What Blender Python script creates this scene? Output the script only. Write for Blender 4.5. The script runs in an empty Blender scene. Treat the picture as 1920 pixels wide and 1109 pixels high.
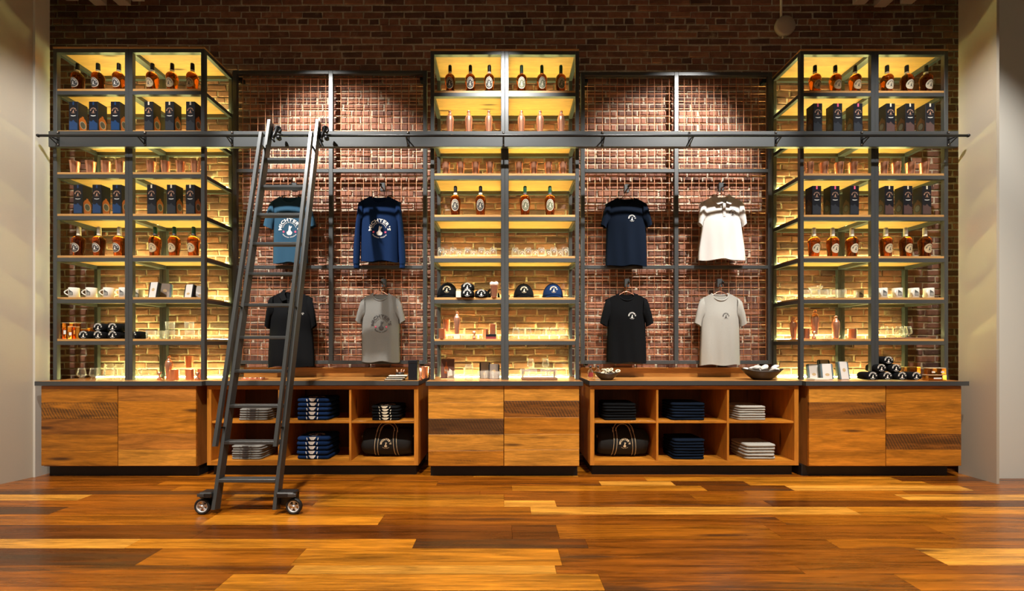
import bpy, math, random
from mathutils import Vector, Matrix

SC = bpy.context.scene
COL = SC.collection
PI = math.pi
random.seed(7)

# ------------------------------------------------------------------ camera, world, lamps, exposure
F, VX, VY, H = 783.0, 944.0, 648.0, 1.225      # focal length in pixels, vanishing point, eye height


def xa(px, d):
    return (px - VX) * d / F


def za(py, d):
    return H - (py - VY) * d / F


cd = bpy.data.cameras.new('camera')
cam = bpy.data.objects.new('camera', cd)
COL.objects.link(cam)
cam.location = (0, 0, H)
cam.rotation_euler = (PI / 2, 0, 0)
cd.sensor_fit = 'HORIZONTAL'
cd.sensor_width = 36.0
cd.lens = 36.0 * F / 1920.0
cd.shift_x = (960 - VX) / 1920.0
cd.shift_y = (VY - 554.5) / 1920.0
cd.clip_start = 0.05
SC.camera = cam

w = bpy.data.worlds.new('world')
SC.world = w
w.use_nodes = True
bg = w.node_tree.nodes['Background']
bg.inputs[0].default_value = (1.0, 0.86, 0.7, 1)
bg.inputs[1].default_value = 0.035

SC.view_settings.view_transform = 'Standard'
SC.view_settings.look = 'None'
SC.view_settings.gamma = 1.0
SC.view_settings.use_curve_mapping = False
SC.view_settings.exposure = 0.92


def spot(name, loc, aim, power, angle, blend, color=(1, 0.95, 0.87), r=0.035):
    l = bpy.data.lights.new(name, 'SPOT')
    l.energy = power
    l.spot_size = math.radians(angle)
    l.spot_blend = blend
    l.color = color
    l.shadow_soft_size = r
    o = bpy.data.objects.new(name, l)
    COL.objects.link(o)
    o.location = loc
    o.rotation_euler = (Vector(aim) - Vector(loc)).to_track_quat('-Z', 'Y').to_euler()
    return o


WHITE = (1.0, 0.96, 0.90)
# ceiling track: three accent spots on the wall, wall-wash spots, and downlights over the floor
spot('accent_spot', (-2.65, 2.45, 5.15), (-1.55, 4.4, 2.55), 640, 46, 0.6, WHITE)
spot('accent_spot', (0.0, 2.45, 5.15), (0.0, 4.05, 2.95), 480, 38, 0.7, WHITE)
spot('accent_spot', (2.75, 2.45, 5.15), (1.55, 4.4, 2.55), 640, 46, 0.6, WHITE)
spot('wash_spot', (-3.3, 2.3, 5.15), (-3.9, 4.0, 1.9), 260, 58, 0.7, WHITE)
spot('wash_spot', (3.3, 2.3, 5.15), (4.0, 4.0, 1.9), 300, 58, 0.7, WHITE)
for dx in (-3.4, -1.15, 1.15, 3.4):
    spot('downlight', (dx, 1.35, 5.2), (dx, 3.0, 0.1), 520, 64, 0.9, (1.0, 0.92, 0.80), 0.08)

for dx in (-3.0, 0.0, 3.0):  # unseen lamps added behind the camera for soft fill and reflections
    spot('fill_spot', (dx, -0.6, 5.2), (dx, -2.2, 1.8), 130, 70, 0.8, (1.0, 0.93, 0.82), 0.08)

# ------------------------------------------------------------------ node helpers and materials


def mk(name):
    m = bpy.data.materials.new(name)
    m.use_nodes = True
    nt = m.node_tree
    return m, nt, nt.nodes['Principled BSDF']


def nd(nt, t, **kw):
    n = nt.nodes.new(t)
    for k, v in kw.items():
        setattr(n, k, v)
    return n


def inp(n, **kw):
    for k, v in kw.items():
        n.inputs[k.replace('_', ' ')].default_value = v
    return n


def plain(name, c, rough=0.5, metal=0.0, spec=0.5, bump=0.0, bscale=200, sheen=0.0, var=0.0):
    m, nt, b = mk(name)
    b.inputs['Base Color'].default_value = (*c, 1)
    b.inputs['Roughness'].default_value = rough
    b.inputs['Metallic'].default_value = metal
    b.inputs['Specular IOR Level'].default_value = spec
    if sheen:
        b.inputs['Sheen Weight'].default_value = sheen
    if bump or var:
        tc = nd(nt, 'ShaderNodeTexCoord')
        no = inp(nd(nt, 'ShaderNodeTexNoise'), Scale=bscale, Detail=3.0)
        nt.links.new(tc.outputs['Object'], no.inputs['Vector'])
        if bump:
            bu = inp(nd(nt, 'ShaderNodeBump'), Strength=bump, Distance=0.002)
            nt.links.new(no.outputs['Fac'], bu.inputs['Height'])
            nt.links.new(bu.outputs['Normal'], b.inputs['Normal'])
        if var:
            mr = inp(nd(nt, 'ShaderNodeMapRange'), To_Min=1 - var, To_Max=1 + var)
            nt.links.new(no.outputs['Fac'], mr.inputs['Value'])
            mx = nd(nt, 'ShaderNodeMix', data_type='RGBA', blend_type='MULTIPLY')
            mx.inputs[0].default_value = 1.0
            mx.inputs[6].default_value = (*c, 1)
            nt.links.new(mr.outputs['Result'], mx.inputs[7])
            nt.links.new(mx.outputs[2], b.inputs['Base Color'])
    return m


def glassmat(name, c, ior=1.45, rough=0.02):
    m, nt, b = mk(name)
    b.inputs['Base Color'].default_value = (*c, 1)
    b.inputs['Roughness'].default_value = rough
    b.inputs['Transmission Weight'].default_value = 1.0
    b.inputs['IOR'].default_value = ior
    return m


def thinglass(name, c=(0.98, 0.98, 0.97)):
    """clear glassware: see-through face-on, white mixed in at grazing angles imitates light caught in the rims"""
    m, nt, b = mk(name)
    nt.nodes.remove(b)
    tr = nd(nt, 'ShaderNodeBsdfTransparent')
    tr.inputs[0].default_value = (*c, 1)
    gl = nd(nt, 'ShaderNodeBsdfGlossy')
    gl.inputs['Color'].default_value = (1, 1, 1, 1)
    gl.inputs['Roughness'].default_value = 0.08
    tl = nd(nt, 'ShaderNodeBsdfTranslucent')
    tl.inputs[0].default_value = (0.95, 0.95, 0.93, 1)
    df = nd(nt, 'ShaderNodeBsdfDiffuse')
    df.inputs[0].default_value = (0.9, 0.9, 0.88, 1)
    sc = nd(nt, 'ShaderNodeMixShader')
    sc.inputs[0].default_value = 0.4
    nt.links.new(tl.outputs[0], sc.inputs[1])
    nt.links.new(df.outputs[0], sc.inputs[2])
    rim = nd(nt, 'ShaderNodeMixShader')
    rim.inputs[0].default_value = 0.35
    nt.links.new(sc.outputs[0], rim.inputs[1])
    nt.links.new(gl.outputs[0], rim.inputs[2])
    lw = nd(nt, 'ShaderNodeLayerWeight')
    lw.inputs[0].default_value = 0.35
    mr = inp(nd(nt, 'ShaderNodeMapRange'), From_Min=0.1, From_Max=0.9, To_Min=0.03, To_Max=0.5)  # edge whitening stands in for bright rims
    nt.links.new(lw.outputs['Facing'], mr.inputs['Value'])
    mx = nd(nt, 'ShaderNodeMixShader')
    nt.links.new(mr.outputs[0], mx.inputs[0])
    nt.links.new(tr.outputs[0], mx.inputs[1])
    nt.links.new(rim.outputs[0], mx.inputs[2])
    nt.links.new(mx.outputs[0], nt.nodes['Material Output'].inputs[0])
    return m


def emit(name, c, s):
    m, nt, b = mk(name)
    b.inputs['Base Color'].default_value = (0.8, 0.8, 0.8, 1)
    b.inputs['Emission Color'].default_value = (*c, 1)
    b.inputs['Emission Strength'].default_value = s
    return m


def woodmat(name, scale, rough=0.35, contrast=1.0, stain=True, coat=0.0, fine=1.0, saw=False):
    """board wood: colour from the object's own colour, alpha of it = how weathered the board is"""
    m, nt, b = mk(name)
    L = nt.links.new
    oi = nd(nt, 'ShaderNodeObjectInfo')
    ge = nd(nt, 'ShaderNodeNewGeometry')
    mu = nd(nt, 'ShaderNodeMath', operation='MULTIPLY')
    mu.inputs[1].default_value = 37.0
    L(oi.outputs['Random'], mu.inputs[0])
    ad = nd(nt, 'ShaderNodeVectorMath', operation='ADD')
    L(ge.outputs['Position'], ad.inputs[0])
    L(mu.outputs[0], ad.inputs[1])
    mp = nd(nt, 'ShaderNodeMapping')
    mp.inputs['Scale'].default_value = scale
    L(ad.outputs[0], mp.inputs['Vector'])
    n1 = inp(nd(nt, 'ShaderNodeTexNoise'), Scale=1.0, Detail=5.0, Roughness=0.6, Distortion=0.9)
    L(mp.outputs[0], n1.inputs['Vector'])
    n2 = inp(nd(nt, 'ShaderNodeTexNoise'), Scale=6.0 * fine, Detail=4.0, Roughness=0.65, Distortion=0.3)
    L(mp.outputs[0], n2.inputs['Vector'])
    mr = inp(nd(nt, 'ShaderNodeMapRange'), From_Min=0.32, From_Max=0.68, To_Min=1 - 0.42 * contrast, To_Max=1 + 0.3 * contrast)
    L(n1.outputs['Fac'], mr.inputs['Value'])
    m2 = inp(nd(nt, 'ShaderNodeMapRange'), From_Min=0.3, From_Max=0.7, To_Min=1 - 0.28 * contrast, To_Max=1 + 0.2 * contrast)
    L(n2.outputs['Fac'], m2.inputs['Value'])
    pr = nd(nt, 'ShaderNodeMath', operation='MULTIPLY')
    L(mr.outputs[0], pr.inputs[0])
    L(m2.outputs[0], pr.inputs[1])
    vm = nd(nt, 'ShaderNodeVectorMath', operation='SCALE')
    L(oi.outputs['Color'], vm.inputs[0])
    L(pr.outputs[0], vm.inputs['Scale'])
    last = vm.outputs[0]
    # knots
    mk2 = nd(nt, 'ShaderNodeMapping')
    mk2.inputs['Scale'].default_value = tuple(0.45 * s if s < 4 else 0.30 * s for s in scale)
    L(ad.outputs[0], mk2.inputs['Vector'])
    vo = inp(nd(nt, 'ShaderNodeTexVoronoi'), Scale=1.6)
    L(mk2.outputs[0], vo.inputs['Vector'])
    kr = inp(nd(nt, 'ShaderNodeMapRange'), From_Min=0.06, From_Max=0.16, To_Min=0.85, To_Max=0.0)
    L(vo.outputs['Distance'], kr.inputs['Value'])
    k1 = nd(nt, 'ShaderNodeMix', data_type='RGBA')
    L(kr.outputs[0], k1.inputs[0])
    L(last, k1.inputs[6])
    k1.inputs[7].default_value = (0.05, 0.018, 0.006, 1)
    last = k1.outputs[2]
    if stain:
        n3 = inp(nd(nt, 'ShaderNodeTexNoise'), Scale=0.9, Detail=6.0, Roughness=0.7, Distortion=0.6)
        L(mp.outputs[0], n3.inputs['Vector'])
        s1 = nd(nt, 'ShaderNodeMath', operation='SUBTRACT')
        L(n3.outputs['Fac'], s1.inputs[0])
        iv = nd(nt, 'ShaderNodeMath', operation='MULTIPLY_ADD')   # threshold 0.75 - 0.4*alpha
        L(oi.outputs['Alpha'], iv.inputs[0])
        iv.inputs[1].default_value = -0.5
        iv.inputs[2].default_value = 0.82
        L(iv.outputs[0], s1.inputs[1])
        s2 = nd(nt, 'ShaderNodeMath', operation='MULTIPLY')
        s2.use_clamp = True
        s2.inputs[1].default_value = 7.0
        L(s1.outputs[0], s2.inputs[0])
        s3 = nd(nt, 'ShaderNodeMath', operation='MULTIPLY')
        s3.inputs[1].default_value = 0.85
        L(s2.outputs[0], s3.inputs[0])
        if saw:
            mw = nd(nt, 'ShaderNodeMapping')
            mw.inputs['Rotation'].default_value = (0, 0.5, 0)
            L(ad.outputs[0], mw.inputs['Vector'])
            wv = inp(nd(nt, 'ShaderNodeTexWave'), Scale=13.0, Distortion=2.5, Detail=2.0)
            L(mw.outputs[0], wv.inputs['Vector'])
            wr = inp(nd(nt, 'ShaderNodeMapRange'), To_Min=0.45, To_Max=1.0)
            L(wv.outputs['Fac'], wr.inputs['Value'])
            s4 = nd(nt, 'ShaderNodeMath', operation='MULTIPLY')
            L(s3.outputs[0], s4.inputs[0])
            L(wr.outputs[0], s4.inputs[1])
            s3 = s4
        k2 = nd(nt, 'ShaderNodeMix', data_type='RGBA')
        L(s3.outputs[0], k2.inputs[0])
        L(last, k2.inputs[6])
        k2.inputs[7].default_value = (0.045, 0.022, 0.009, 1)
        last = k2.outputs[2]
    L(last, b.inputs['Base Color'])
    b.inputs['Roughness'].default_value = rough
    rr = inp(nd(nt, 'ShaderNodeMapRange'), To_Min=rough - 0.08, To_Max=rough + 0.14)
    L(n1.outputs['Fac'], rr.inputs['Value'])
    L(rr.outputs[0], b.inputs['Roughness'])
    if coat:
        b.inputs['Coat Weight'].default_value = coat
        b.inputs['Coat Roughness'].default_value = 0.16
    bu = inp(nd(nt, 'ShaderNodeBump'), Strength=0.12, Distance=0.002)
    L(n2.outputs['Fac'], bu.inputs['Height'])
    L(bu.outputs['Normal'], b.inputs['Normal'])
    return m


def brickmat():
    m, nt, b = mk('brick_clay')
    L = nt.links.new
    at = nd(nt, 'ShaderNodeAttribute', attribute_name='tint')
    oi = nd(nt, 'ShaderNodeObjectInfo')
    ge = nd(nt, 'ShaderNodeNewGeometry')
    cr = nd(nt, 'ShaderNodeValToRGB')
    e = cr.color_ramp.elements
    e[0].position, e[0].color = 0.0, (0.10, 0.046, 0.034, 1)
    e[1].position, e[1].color = 1.0, (0.32, 0.135, 0.078, 1)
    for p, c in ((0.3, (0.18, 0.074, 0.047, 1)), (0.65, (0.25, 0.10, 0.06, 1))):
        q = e.new(p)
        q.color = c
    L(at.outputs['Fac'], cr.inputs['Fac'])
    n1 = inp(nd(nt, 'ShaderNodeTexNoise'), Scale=14.0, Detail=6.0, Roughness=0.7)
    L(ge.outputs['Position'], n1.inputs['Vector'])
    mr = inp(nd(nt, 'ShaderNodeMapRange'), From_Min=0.3, From_Max=0.7, To_Min=0.7, To_Max=1.25)
    L(n1.outputs['Fac'], mr.inputs['Value'])
    vm = nd(nt, 'ShaderNodeVectorMath', operation='SCALE')
    L(cr.outputs['Color'], vm.inputs[0])
    L(mr.outputs[0], vm.inputs['Scale'])
    n2 = inp(nd(nt, 'ShaderNodeTexNoise'), Scale=7.0, Detail=8.0, Roughness=0.75, Distortion=0.4)
    L(ge.outputs['Position'], n2.inputs['Vector'])
    lr = inp(nd(nt, 'ShaderNodeMapRange'), From_Min=0.57, From_Max=0.70, To_Min=0.0, To_Max=0.6)
    L(n2.outputs['Fac'], lr.inputs['Value'])
    mx = nd(nt, 'ShaderNodeMix', data_type='RGBA')
    L(lr.outputs[0], mx.inputs[0])
    L(vm.outputs[0], mx.inputs[6])
    mx.inputs[7].default_value = (0.42, 0.32, 0.22, 1)
    L(mx.outputs[2], b.inputs['Base Color'])
    b.inputs['Roughness'].default_value = 0.85
    bu = inp(nd(nt, 'ShaderNodeBump'), Strength=0.7, Distance=0.006)
    L(n1.outputs['Fac'], bu.inputs['Height'])
    L(bu.outputs['Normal'], b.inputs['Normal'])
    return m


def mortarmat():
    m, nt, b = mk('mortar_lime')
    L = nt.links.new
    ge = nd(nt, 'ShaderNodeNewGeometry')
    n1 = inp(nd(nt, 'ShaderNodeTexNoise'), Scale=30.0, Detail=6.0, Roughness=0.7)
    L(ge.outputs['Position'], n1.inputs['Vector'])
    cr = nd(nt, 'ShaderNodeValToRGB')
    cr.color_ramp.elements[0].position, cr.color_ramp.elements[0].color = 0.3, (0.36, 0.28, 0.20, 1)
    cr.color_ramp.elements[1].position, cr.color_ramp.elements[1].color = 0.7, (0.66, 0.57, 0.44, 1)
    L(n1.outputs['Fac'], cr.inputs['Fac'])
    L(cr.outputs['Color'], b.inputs['Base Color'])
    b.inputs['Roughness'].default_value = 0.95
    bu = inp(nd(nt, 'ShaderNodeBump'), Strength=0.9, Distance=0.008)
    L(n1.outputs['Fac'], bu.inputs['Height'])
    L(bu.outputs['Normal'], b.inputs['Normal'])
    return m


M = {}
M['brick'] = brickmat()
M['mortar'] = mortarmat()
M['floor'] = woodmat('floor_plank_wood', (0.9, 14, 14), 0.25, 1.35, True, 0.15)
M['board'] = woodmat('reclaimed_board_wood', (1.5, 16, 16), 0.42, 1.0, True, saw=True)
M['oak'] = woodmat('shelf_oak', (2.0, 18, 18), 0.45, 0.45, False)
M['ply'] = woodmat('cabinet_veneer', (16, 16, 1.6), 0.42, 0.5, False)
M['top'] = woodmat('counter_wood', (1.3, 12, 12), 0.28, 0.7, False, 0.2)
M['steel'] = plain('dark_steel', (0.080, 0.085, 0.088), 0.36, 0.35, 0.5, 0.05, 60)
M['black'] = plain('black_plastic', (0.012, 0.012, 0.013), 0.45)
M['blackmetal'] = plain('black_iron', (0.02, 0.02, 0.021), 0.38, 0.5)
M['chrome'] = plain('bright_steel', (0.75, 0.75, 0.76), 0.22, 1.0)
M['hub'] = plain('silver_wheel_hub', (0.72, 0.73, 0.75), 0.35, 0.25)
M['copper'] = plain('polished_copper', (0.95, 0.48, 0.31), 0.25, 0.8)
M['wire'] = plain('copper_wire', (0.80, 0.36, 0.19), 0.34, 0.5)
M['wall'] = plain('beige_paint', (0.49, 0.43, 0.34), 0.75, 0, 0.3, 0.06, 120, 0, 0.03)
M['walllight'] = plain('off_white_paint', (0.66, 0.63, 0.56), 0.7, 0, 0.3, 0.05, 120)
M['ceil'] = plain('dark_ceiling', (0.05, 0.045, 0.04), 0.9)
M['slat'] = plain('grey_slat', (0.62, 0.52, 0.43), 0.8)
M['toe'] = plain('black_toe_kick', (0.006, 0.006, 0.007), 0.6)
M['sub'] = plain('dark_subfloor', (0.03, 0.014, 0.006), 0.9)
M['led'] = emit('led_strip', (0.95, 1.0, 0.36), 62.0)
M['glass'] = thinglass('clear_glass')
M['amber'] = glassmat('whiskey_amber', (0.60, 0.15, 0.015), 1.36)
M['orange'] = glassmat('orange_glass', (0.95, 0.42, 0.07), 1.3, 0.15)
M['cream'] = plain('cream_label', (0.72, 0.64, 0.48), 0.6)
M['tan'] = plain('tan_label', (0.55, 0.40, 0.22), 0.6)
M['char'] = plain('charcoal_label', (0.055, 0.05, 0.05), 0.6)
M['grey'] = plain('grey_print', (0.32, 0.31, 0.29), 0.6)
M['white'] = plain('white_print', (0.82, 0.80, 0.76), 0.7)
M['pink'] = plain('pink_print', (0.80, 0.10, 0.20), 0.7)
M['goldprint'] = plain('gold_thread', (0.75, 0.60, 0.38), 0.7)
M['copprint'] = plain('copper_foil', (0.85, 0.52, 0.36), 0.3, 0.6)
M['capblack'] = plain('black_capsule', (0.014, 0.012, 0.014), 0.35)
M['capgreen'] = plain('green_capsule', (0.015, 0.09, 0.045), 0.35)
M['capwhite'] = plain('silver_capsule', (0.62, 0.58, 0.52), 0.35)
M['ceramic'] = plain('white_ceramic', (0.80, 0.78, 0.72), 0.22)
M['boxblack'] = plain('black_carton', (0.008, 0.009, 0.013), 0.4, 0, 0.35)
M['boxblue'] = plain('blue_carton_print', (0.012, 0.045, 0.13), 0.35)
M['boxwine'] = plain('russet_carton_print', (0.09, 0.05, 0.045), 0.35)
M['orangeprint'] = plain('amber_print', (0.36, 0.09, 0.015), 0.4)
M['denim'] = plain('slate_blue_cotton', (0.028, 0.08, 0.135), 0.9, 0, 0.12, 0.25, 400, 0.0)
M['navy'] = plain('navy_cotton', (0.005, 0.020, 0.072), 0.9, 0, 0.12, 0.25, 400, 0.0)
M['darknavy'] = plain('dark_navy_cotton', (0.003, 0.008, 0.020), 0.9, 0, 0.12, 0.25, 400, 0.0)
M['blackcotton'] = plain('black_cotton', (0.0035, 0.004, 0.005), 0.9, 0, 0.12, 0.25, 400, 0.0)
M['greycotton'] = plain('heather_grey_cotton', (0.19, 0.187, 0.175), 0.95, 0, 0.12, 0.3, 260, 0.0, 0.22)
M['lightgrey'] = plain('pale_grey_cotton', (0.36, 0.35, 0.32), 0.95, 0, 0.12, 0.3, 260, 0.0, 0.12)
M['whitecotton'] = plain('white_cotton', (0.72, 0.70, 0.67), 0.95, 0, 0.12, 0.3, 260, 0.0)
M['canvas'] = plain('black_canvas', (0.012, 0.012, 0.012), 0.8, 0, 0.3, 0.3, 300)
M['cardblue'] = plain('blue_grey_card', (0.10, 0.15, 0.18), 0.6)
M['cardwhite'] = plain('white_card', (0.70, 0.68, 0.66), 0.6)
M['paper'] = plain('cream_paper', (0.75, 0.68, 0.55), 0.8)
M['rope'] = plain('cream_rope', (0.72, 0.63, 0.46), 0.9, 0, 0.3, 0.5, 150)
M['bowl'] = plain('dark_wood_bowl', (0.03, 0.018, 0.012), 0.4)
M['rubber'] = plain('black_rubber', (0.012, 0.012, 0.013), 0.6)
M['disc'] = plain('pale_disc', (0.50, 0.38, 0.30), 0.6)
M['traywood'] = plain('tray_wood', (0.22, 0.10, 0.05), 0.5, 0, 0.4, 0, 40, 0, 0.25)
M['red'] = plain('dark_red_print', (0.25, 0.03, 0.03), 0.5)

# ------------------------------------------------------------------ mesh building


class MB:
    def __init__(s):
        s.v, s.f, s.m, s.sm = [], [], [], []

    def quad(s, ids, m=0, smooth=False):
        s.f.append(tuple(ids))
        s.m.append(m)
        s.sm.append(smooth)

    def box(s, x0, x1, y0, y1, z0, z1, m=0):
        n = len(s.v)
        s.v += [(x0, y0, z0), (x1, y0, z0), (x1, y1, z0), (x0, y1, z0), (x0, y0, z1), (x1, y0, z1), (x1, y1, z1), (x0, y1, z1)]
        for q in ((0, 3, 2, 1), (4, 5, 6, 7), (0, 1, 5, 4), (1, 2, 6, 5), (2, 3, 7, 6), (3, 0, 4, 7)):
            s.quad([n + i for i in q], m)
        return s

    def bbox(s, x0, x1, y0, y1, z0, z1, b=0.003, m=0):
        """box with all edges bevelled"""
        n = len(s.v)
        X, Y, Z = (x0, x1), (y0, y1), (z0, z1)
        idx = {}
        for i in (0, 1):
            for j in (0, 1):
                for k in (0, 1):
                    sx, sy, sz = (1 if i == 0 else -1), (1 if j == 0 else -1), (1 if k == 0 else -1)
                    for a in range(3):
                        p = [X[i] + sx * b, Y[j] + sy * b, Z[k] + sz * b]
                        p[a] = (X[i], Y[j], Z[k])[a]
                        idx[(i, j, k, a)] = len(s.v)
                        s.v.append(tuple(p))
        def add(l):
            s.quad(l, m)
        for i in (0, 1):
            l = [idx[(i, j, k, 0)] for j, k in ((0, 0), (1, 0), (1, 1), (0, 1))]
            add(l if i else l[::-1])
            l = [idx[(j, i, k, 1)] for j, k in ((0, 0), (1, 0), (1, 1), (0, 1))]
            add(l[::-1] if i else l)
            l = [idx[(j, k, i, 2)] for j, k in ((0, 0), (1, 0), (1, 1), (0, 1))]
            add(l if i else l[::-1])
        for i in (0, 1):
            for j in (0, 1):
                a = [idx[(i, j, 0, 0)], idx[(i, j, 1, 0)], idx[(i, j, 1, 1)], idx[(i, j, 0, 1)]]
                add(a)
                a = [idx[(i, 0, j, 0)], idx[(i, 1, j, 0)], idx[(i, 1, j, 2)], idx[(i, 0, j, 2)]]
                add(a)
                a = [idx[(0, i, j, 1)], idx[(1, i, j, 1)], idx[(1, i, j, 2)], idx[(0, i, j, 2)]]
                add(a)
                for k in (0, 1):
                    pass
        for i in (0, 1):
            for j in (0, 1):
                for k in (0, 1):
                    add([idx[(i, j, k, 0)], idx[(i, j, k, 1)], idx[(i, j, k, 2)]])
        return s

    def rings(s, rs, m=0, cap0=True, cap1=True, smooth=True, loop=True):
        """loft through lists of points, every ring the same length"""
        k = len(rs[0])
        base = len(s.v)
        for r in rs:
            s.v += [tuple(p) for p in r]
        for i in range(len(rs) - 1):
            for j in range(k if loop else k - 1):
                a, b2 = base + i * k + j, base + i * k + (j + 1) % k
                s.quad([a, b2, b2 + k, a + k], m, smooth)
        if cap0:
            s.quad([base + j for j in range(k)][::-1], m)
        if cap1:
            s.quad([base + (len(rs) - 1) * k + j for j in range(k)], m)
        return s

    def lathe(s, prof, seg=20, m=0, c=(0, 0, 0), cap0=True, cap1=True, smooth=True):
        rs = []
        for r, z in prof:
            r = max(r, 1e-5)
            rs.append([(c[0] + r * math.cos(2 * PI * j / seg), c[1] + r * math.sin(2 * PI * j / seg), c[2] + z) for j in range(seg)])
        return s.rings(rs, m, cap0, cap1, smooth)

    def tube(s, pts, r, seg=8, m=0, closed=False):
        pts = [Vector(p) for p in pts]
        rs = []
        n = len(pts)
        up = None
        for i, p in enumerate(pts):
            if closed:
                t = (pts[(i + 1) % n] - pts[i - 1]).normalized()
            else:
                t = (pts[min(i + 1, n - 1)] - pts[max(i - 1, 0)]).normalized()
            if up is None:
                up = Vector((0, 0, 1)) if abs(t.z) < 0.9 else Vector((0, 1, 0))
            a = t.cross(up).normalized()
            up = a.cross(t).normalized()
            rr = r[i] if isinstance(r, (list, tuple)) else r
            rs.append([p + rr * (math.cos(2 * PI * j / seg) * a + math.sin(2 * PI * j / seg) * up) for j in range(seg)])
        if closed:
            rs.append(rs[0])
        return s.rings(rs, m, not closed, not closed)

    def bar(s, p0, p1, wx, wd, m=0):
        """bar of rectangular section from p0 to p1; wx wide along world x, wd across"""
        p0, p1 = Vector(p0), Vector(p1)
        t = (p1 - p0).normalized()
        a = Vector((1, 0, 0))
        a = (a - t * a.dot(t))
        if a.length < 0.1:
            a = Vector((0, 1, 0))
        a.normalize()
        c = t.cross(a).normalized()
        rs = [[p + a * (sx * wx / 2) + c * (sy * wd / 2) for sx, sy in ((-1, -1), (1, -1), (1, 1), (-1, 1))] for p in (p0, p1)]
        return s.rings(rs, m, smooth=False)

    def mesh(s, name, mats):
        me = bpy.data.meshes.new(name)
        me.from_pydata(s.v, [], s.f)
        for x in (mats if isinstance(mats, (list, tuple)) else [mats]):
            me.materials.append(x)
        me.polygons.foreach_set('material_index', s.m)
        me.polygons.foreach_set('use_smooth', s.sm)
        me.update()
        fix_normals(me)
        return me


def fix_normals(me):
    import bmesh
    bm = bmesh.new()
    bm.from_mesh(me)
    bmesh.ops.recalc_face_normals(bm, faces=bm.faces)
    bm.to_mesh(me)
    bm.free()


def put(name, me, parent=None, loc=(0, 0, 0), rot=(0, 0, 0), scale=None, col=None):
    o = bpy.data.objects.new(name, me)
    COL.objects.link(o)
    o.location = loc
    o.rotation_euler = rot
    if scale:
        o.scale = scale
    if parent:
        o.parent = parent
    if col:
        o.color = col
    return o


def empty(name, loc=(0, 0, 0), rz=0.0):
    o = bpy.data.objects.new(name, None)
    o.empty_display_size = 0.05
    COL.objects.link(o)
    o.location = loc
    o.rotation_euler = (0, 0, rz)
    return o


def tag(o, label=None, cat=None, group=None, kind=None):
    if label:
        o['label'] = label
    if cat:
        o['category'] = cat
    if group:
        o['group'] = group
    if kind:
        o['kind'] = kind
    return o


def boxobj(name, x0, x1, y0, y1, z0, z1, mat, parent=None, b=0.0, col=None):
    mb = MB()
    cx, cy, cz = (x0 + x1) / 2, (y0 + y1) / 2, (z0 + z1) / 2
    if b:
        mb.bbox(x0 - cx, x1 - cx, y0 - cy, y1 - cy, z0 - cz, z1 - cz, b)
    else:
        mb.box(x0 - cx, x1 - cx, y0 - cy, y1 - cy, z0 - cz, z1 - cz)
    p = parent.matrix_basis.translation if parent is not None and parent.type == 'EMPTY' else Vector((0, 0, 0))
    return put(name, mb.mesh(name, mat), parent, (cx - p.x, cy - p.y, cz - p.z), col=col)


# ------------------------------------------------------------------ emblem: arched name, pot still, stars
GL = {}


def glyph(ch, bold=0.0):
    key = (ch, bold)
    if key not in GL:
        c = bpy.data.curves.new('g', 'FONT')
        c.body = ch
        c.size = 1.0
        c.offset = bold
        c.resolution_u = 2
        o = bpy.data.objects.new('g', c)
        COL.objects.link(o)
        dg = bpy.context.evaluated_depsgraph_get()
        me = bpy.data.meshes.new_from_object(o.evaluated_get(dg))
        vs = [(v.co.x, v.co.y) for v in me.vertices]
        fs = [tuple(p.vertices) for p in me.polygons]
        x0 = min([v[0] for v in vs], default=0)
        x1 = max([v[0] for v in vs], default=0.25)
        GL[key] = ([(v[0] - x0, v[1]) for v in vs], fs, x1 - x0)
        bpy.data.objects.remove(o)
        bpy.data.curves.remove(c)
        bpy.data.meshes.remove(me)
    return GL[key]


def arctext(txt, r, h, span, bottom=False, bold=0.0, squeeze=1.0):
    """text bent round a circle; returns (verts, faces) in 2D"""
    sp = 0.12
    ws = [(glyph(c, bold)[2] if c != ' ' else 0.3) for c in txt]
    tot = sum(ws) + sp * (len(txt) - 1)
    V, Fc = [], []
    x = 0.0
    k = h / 0.72
    for c, wd in zip(txt, ws):
        if c != ' ':
            gv, gf, _ = glyph(c, bold)
            n = len(V)
            for (gx, gy) in gv:
                t = (x + gx) / tot - 0.5
                if not bottom:
                    a = PI / 2 - t * span
                    rr = r + gy * k
                else:
                    a = -PI / 2 + t * span
                    rr = r - gy * k
                V.append((rr * math.cos(a), rr * math.sin(a)))
            Fc += [tuple(n + i for i in f) for f in gf]
        x += wd + sp
    return V, Fc


def poly2(pts):
    return pts, [tuple(range(len(pts)))]


def ell(cx, cy, a, b, n=20):
    return [(cx + a * math.cos(2 * PI * i / n), cy + b * math.sin(2 * PI * i / n)) for i in range(n)]


def star(cx, cy, r):
    return [(cx + (r if i % 2 == 0 else r * 0.45) * math.cos(PI / 2 + i * PI / 5), cy + (r if i % 2 == 0 else r * 0.45) * math.sin(PI / 2 + i * PI / 5)) for i in range(10)]


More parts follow.
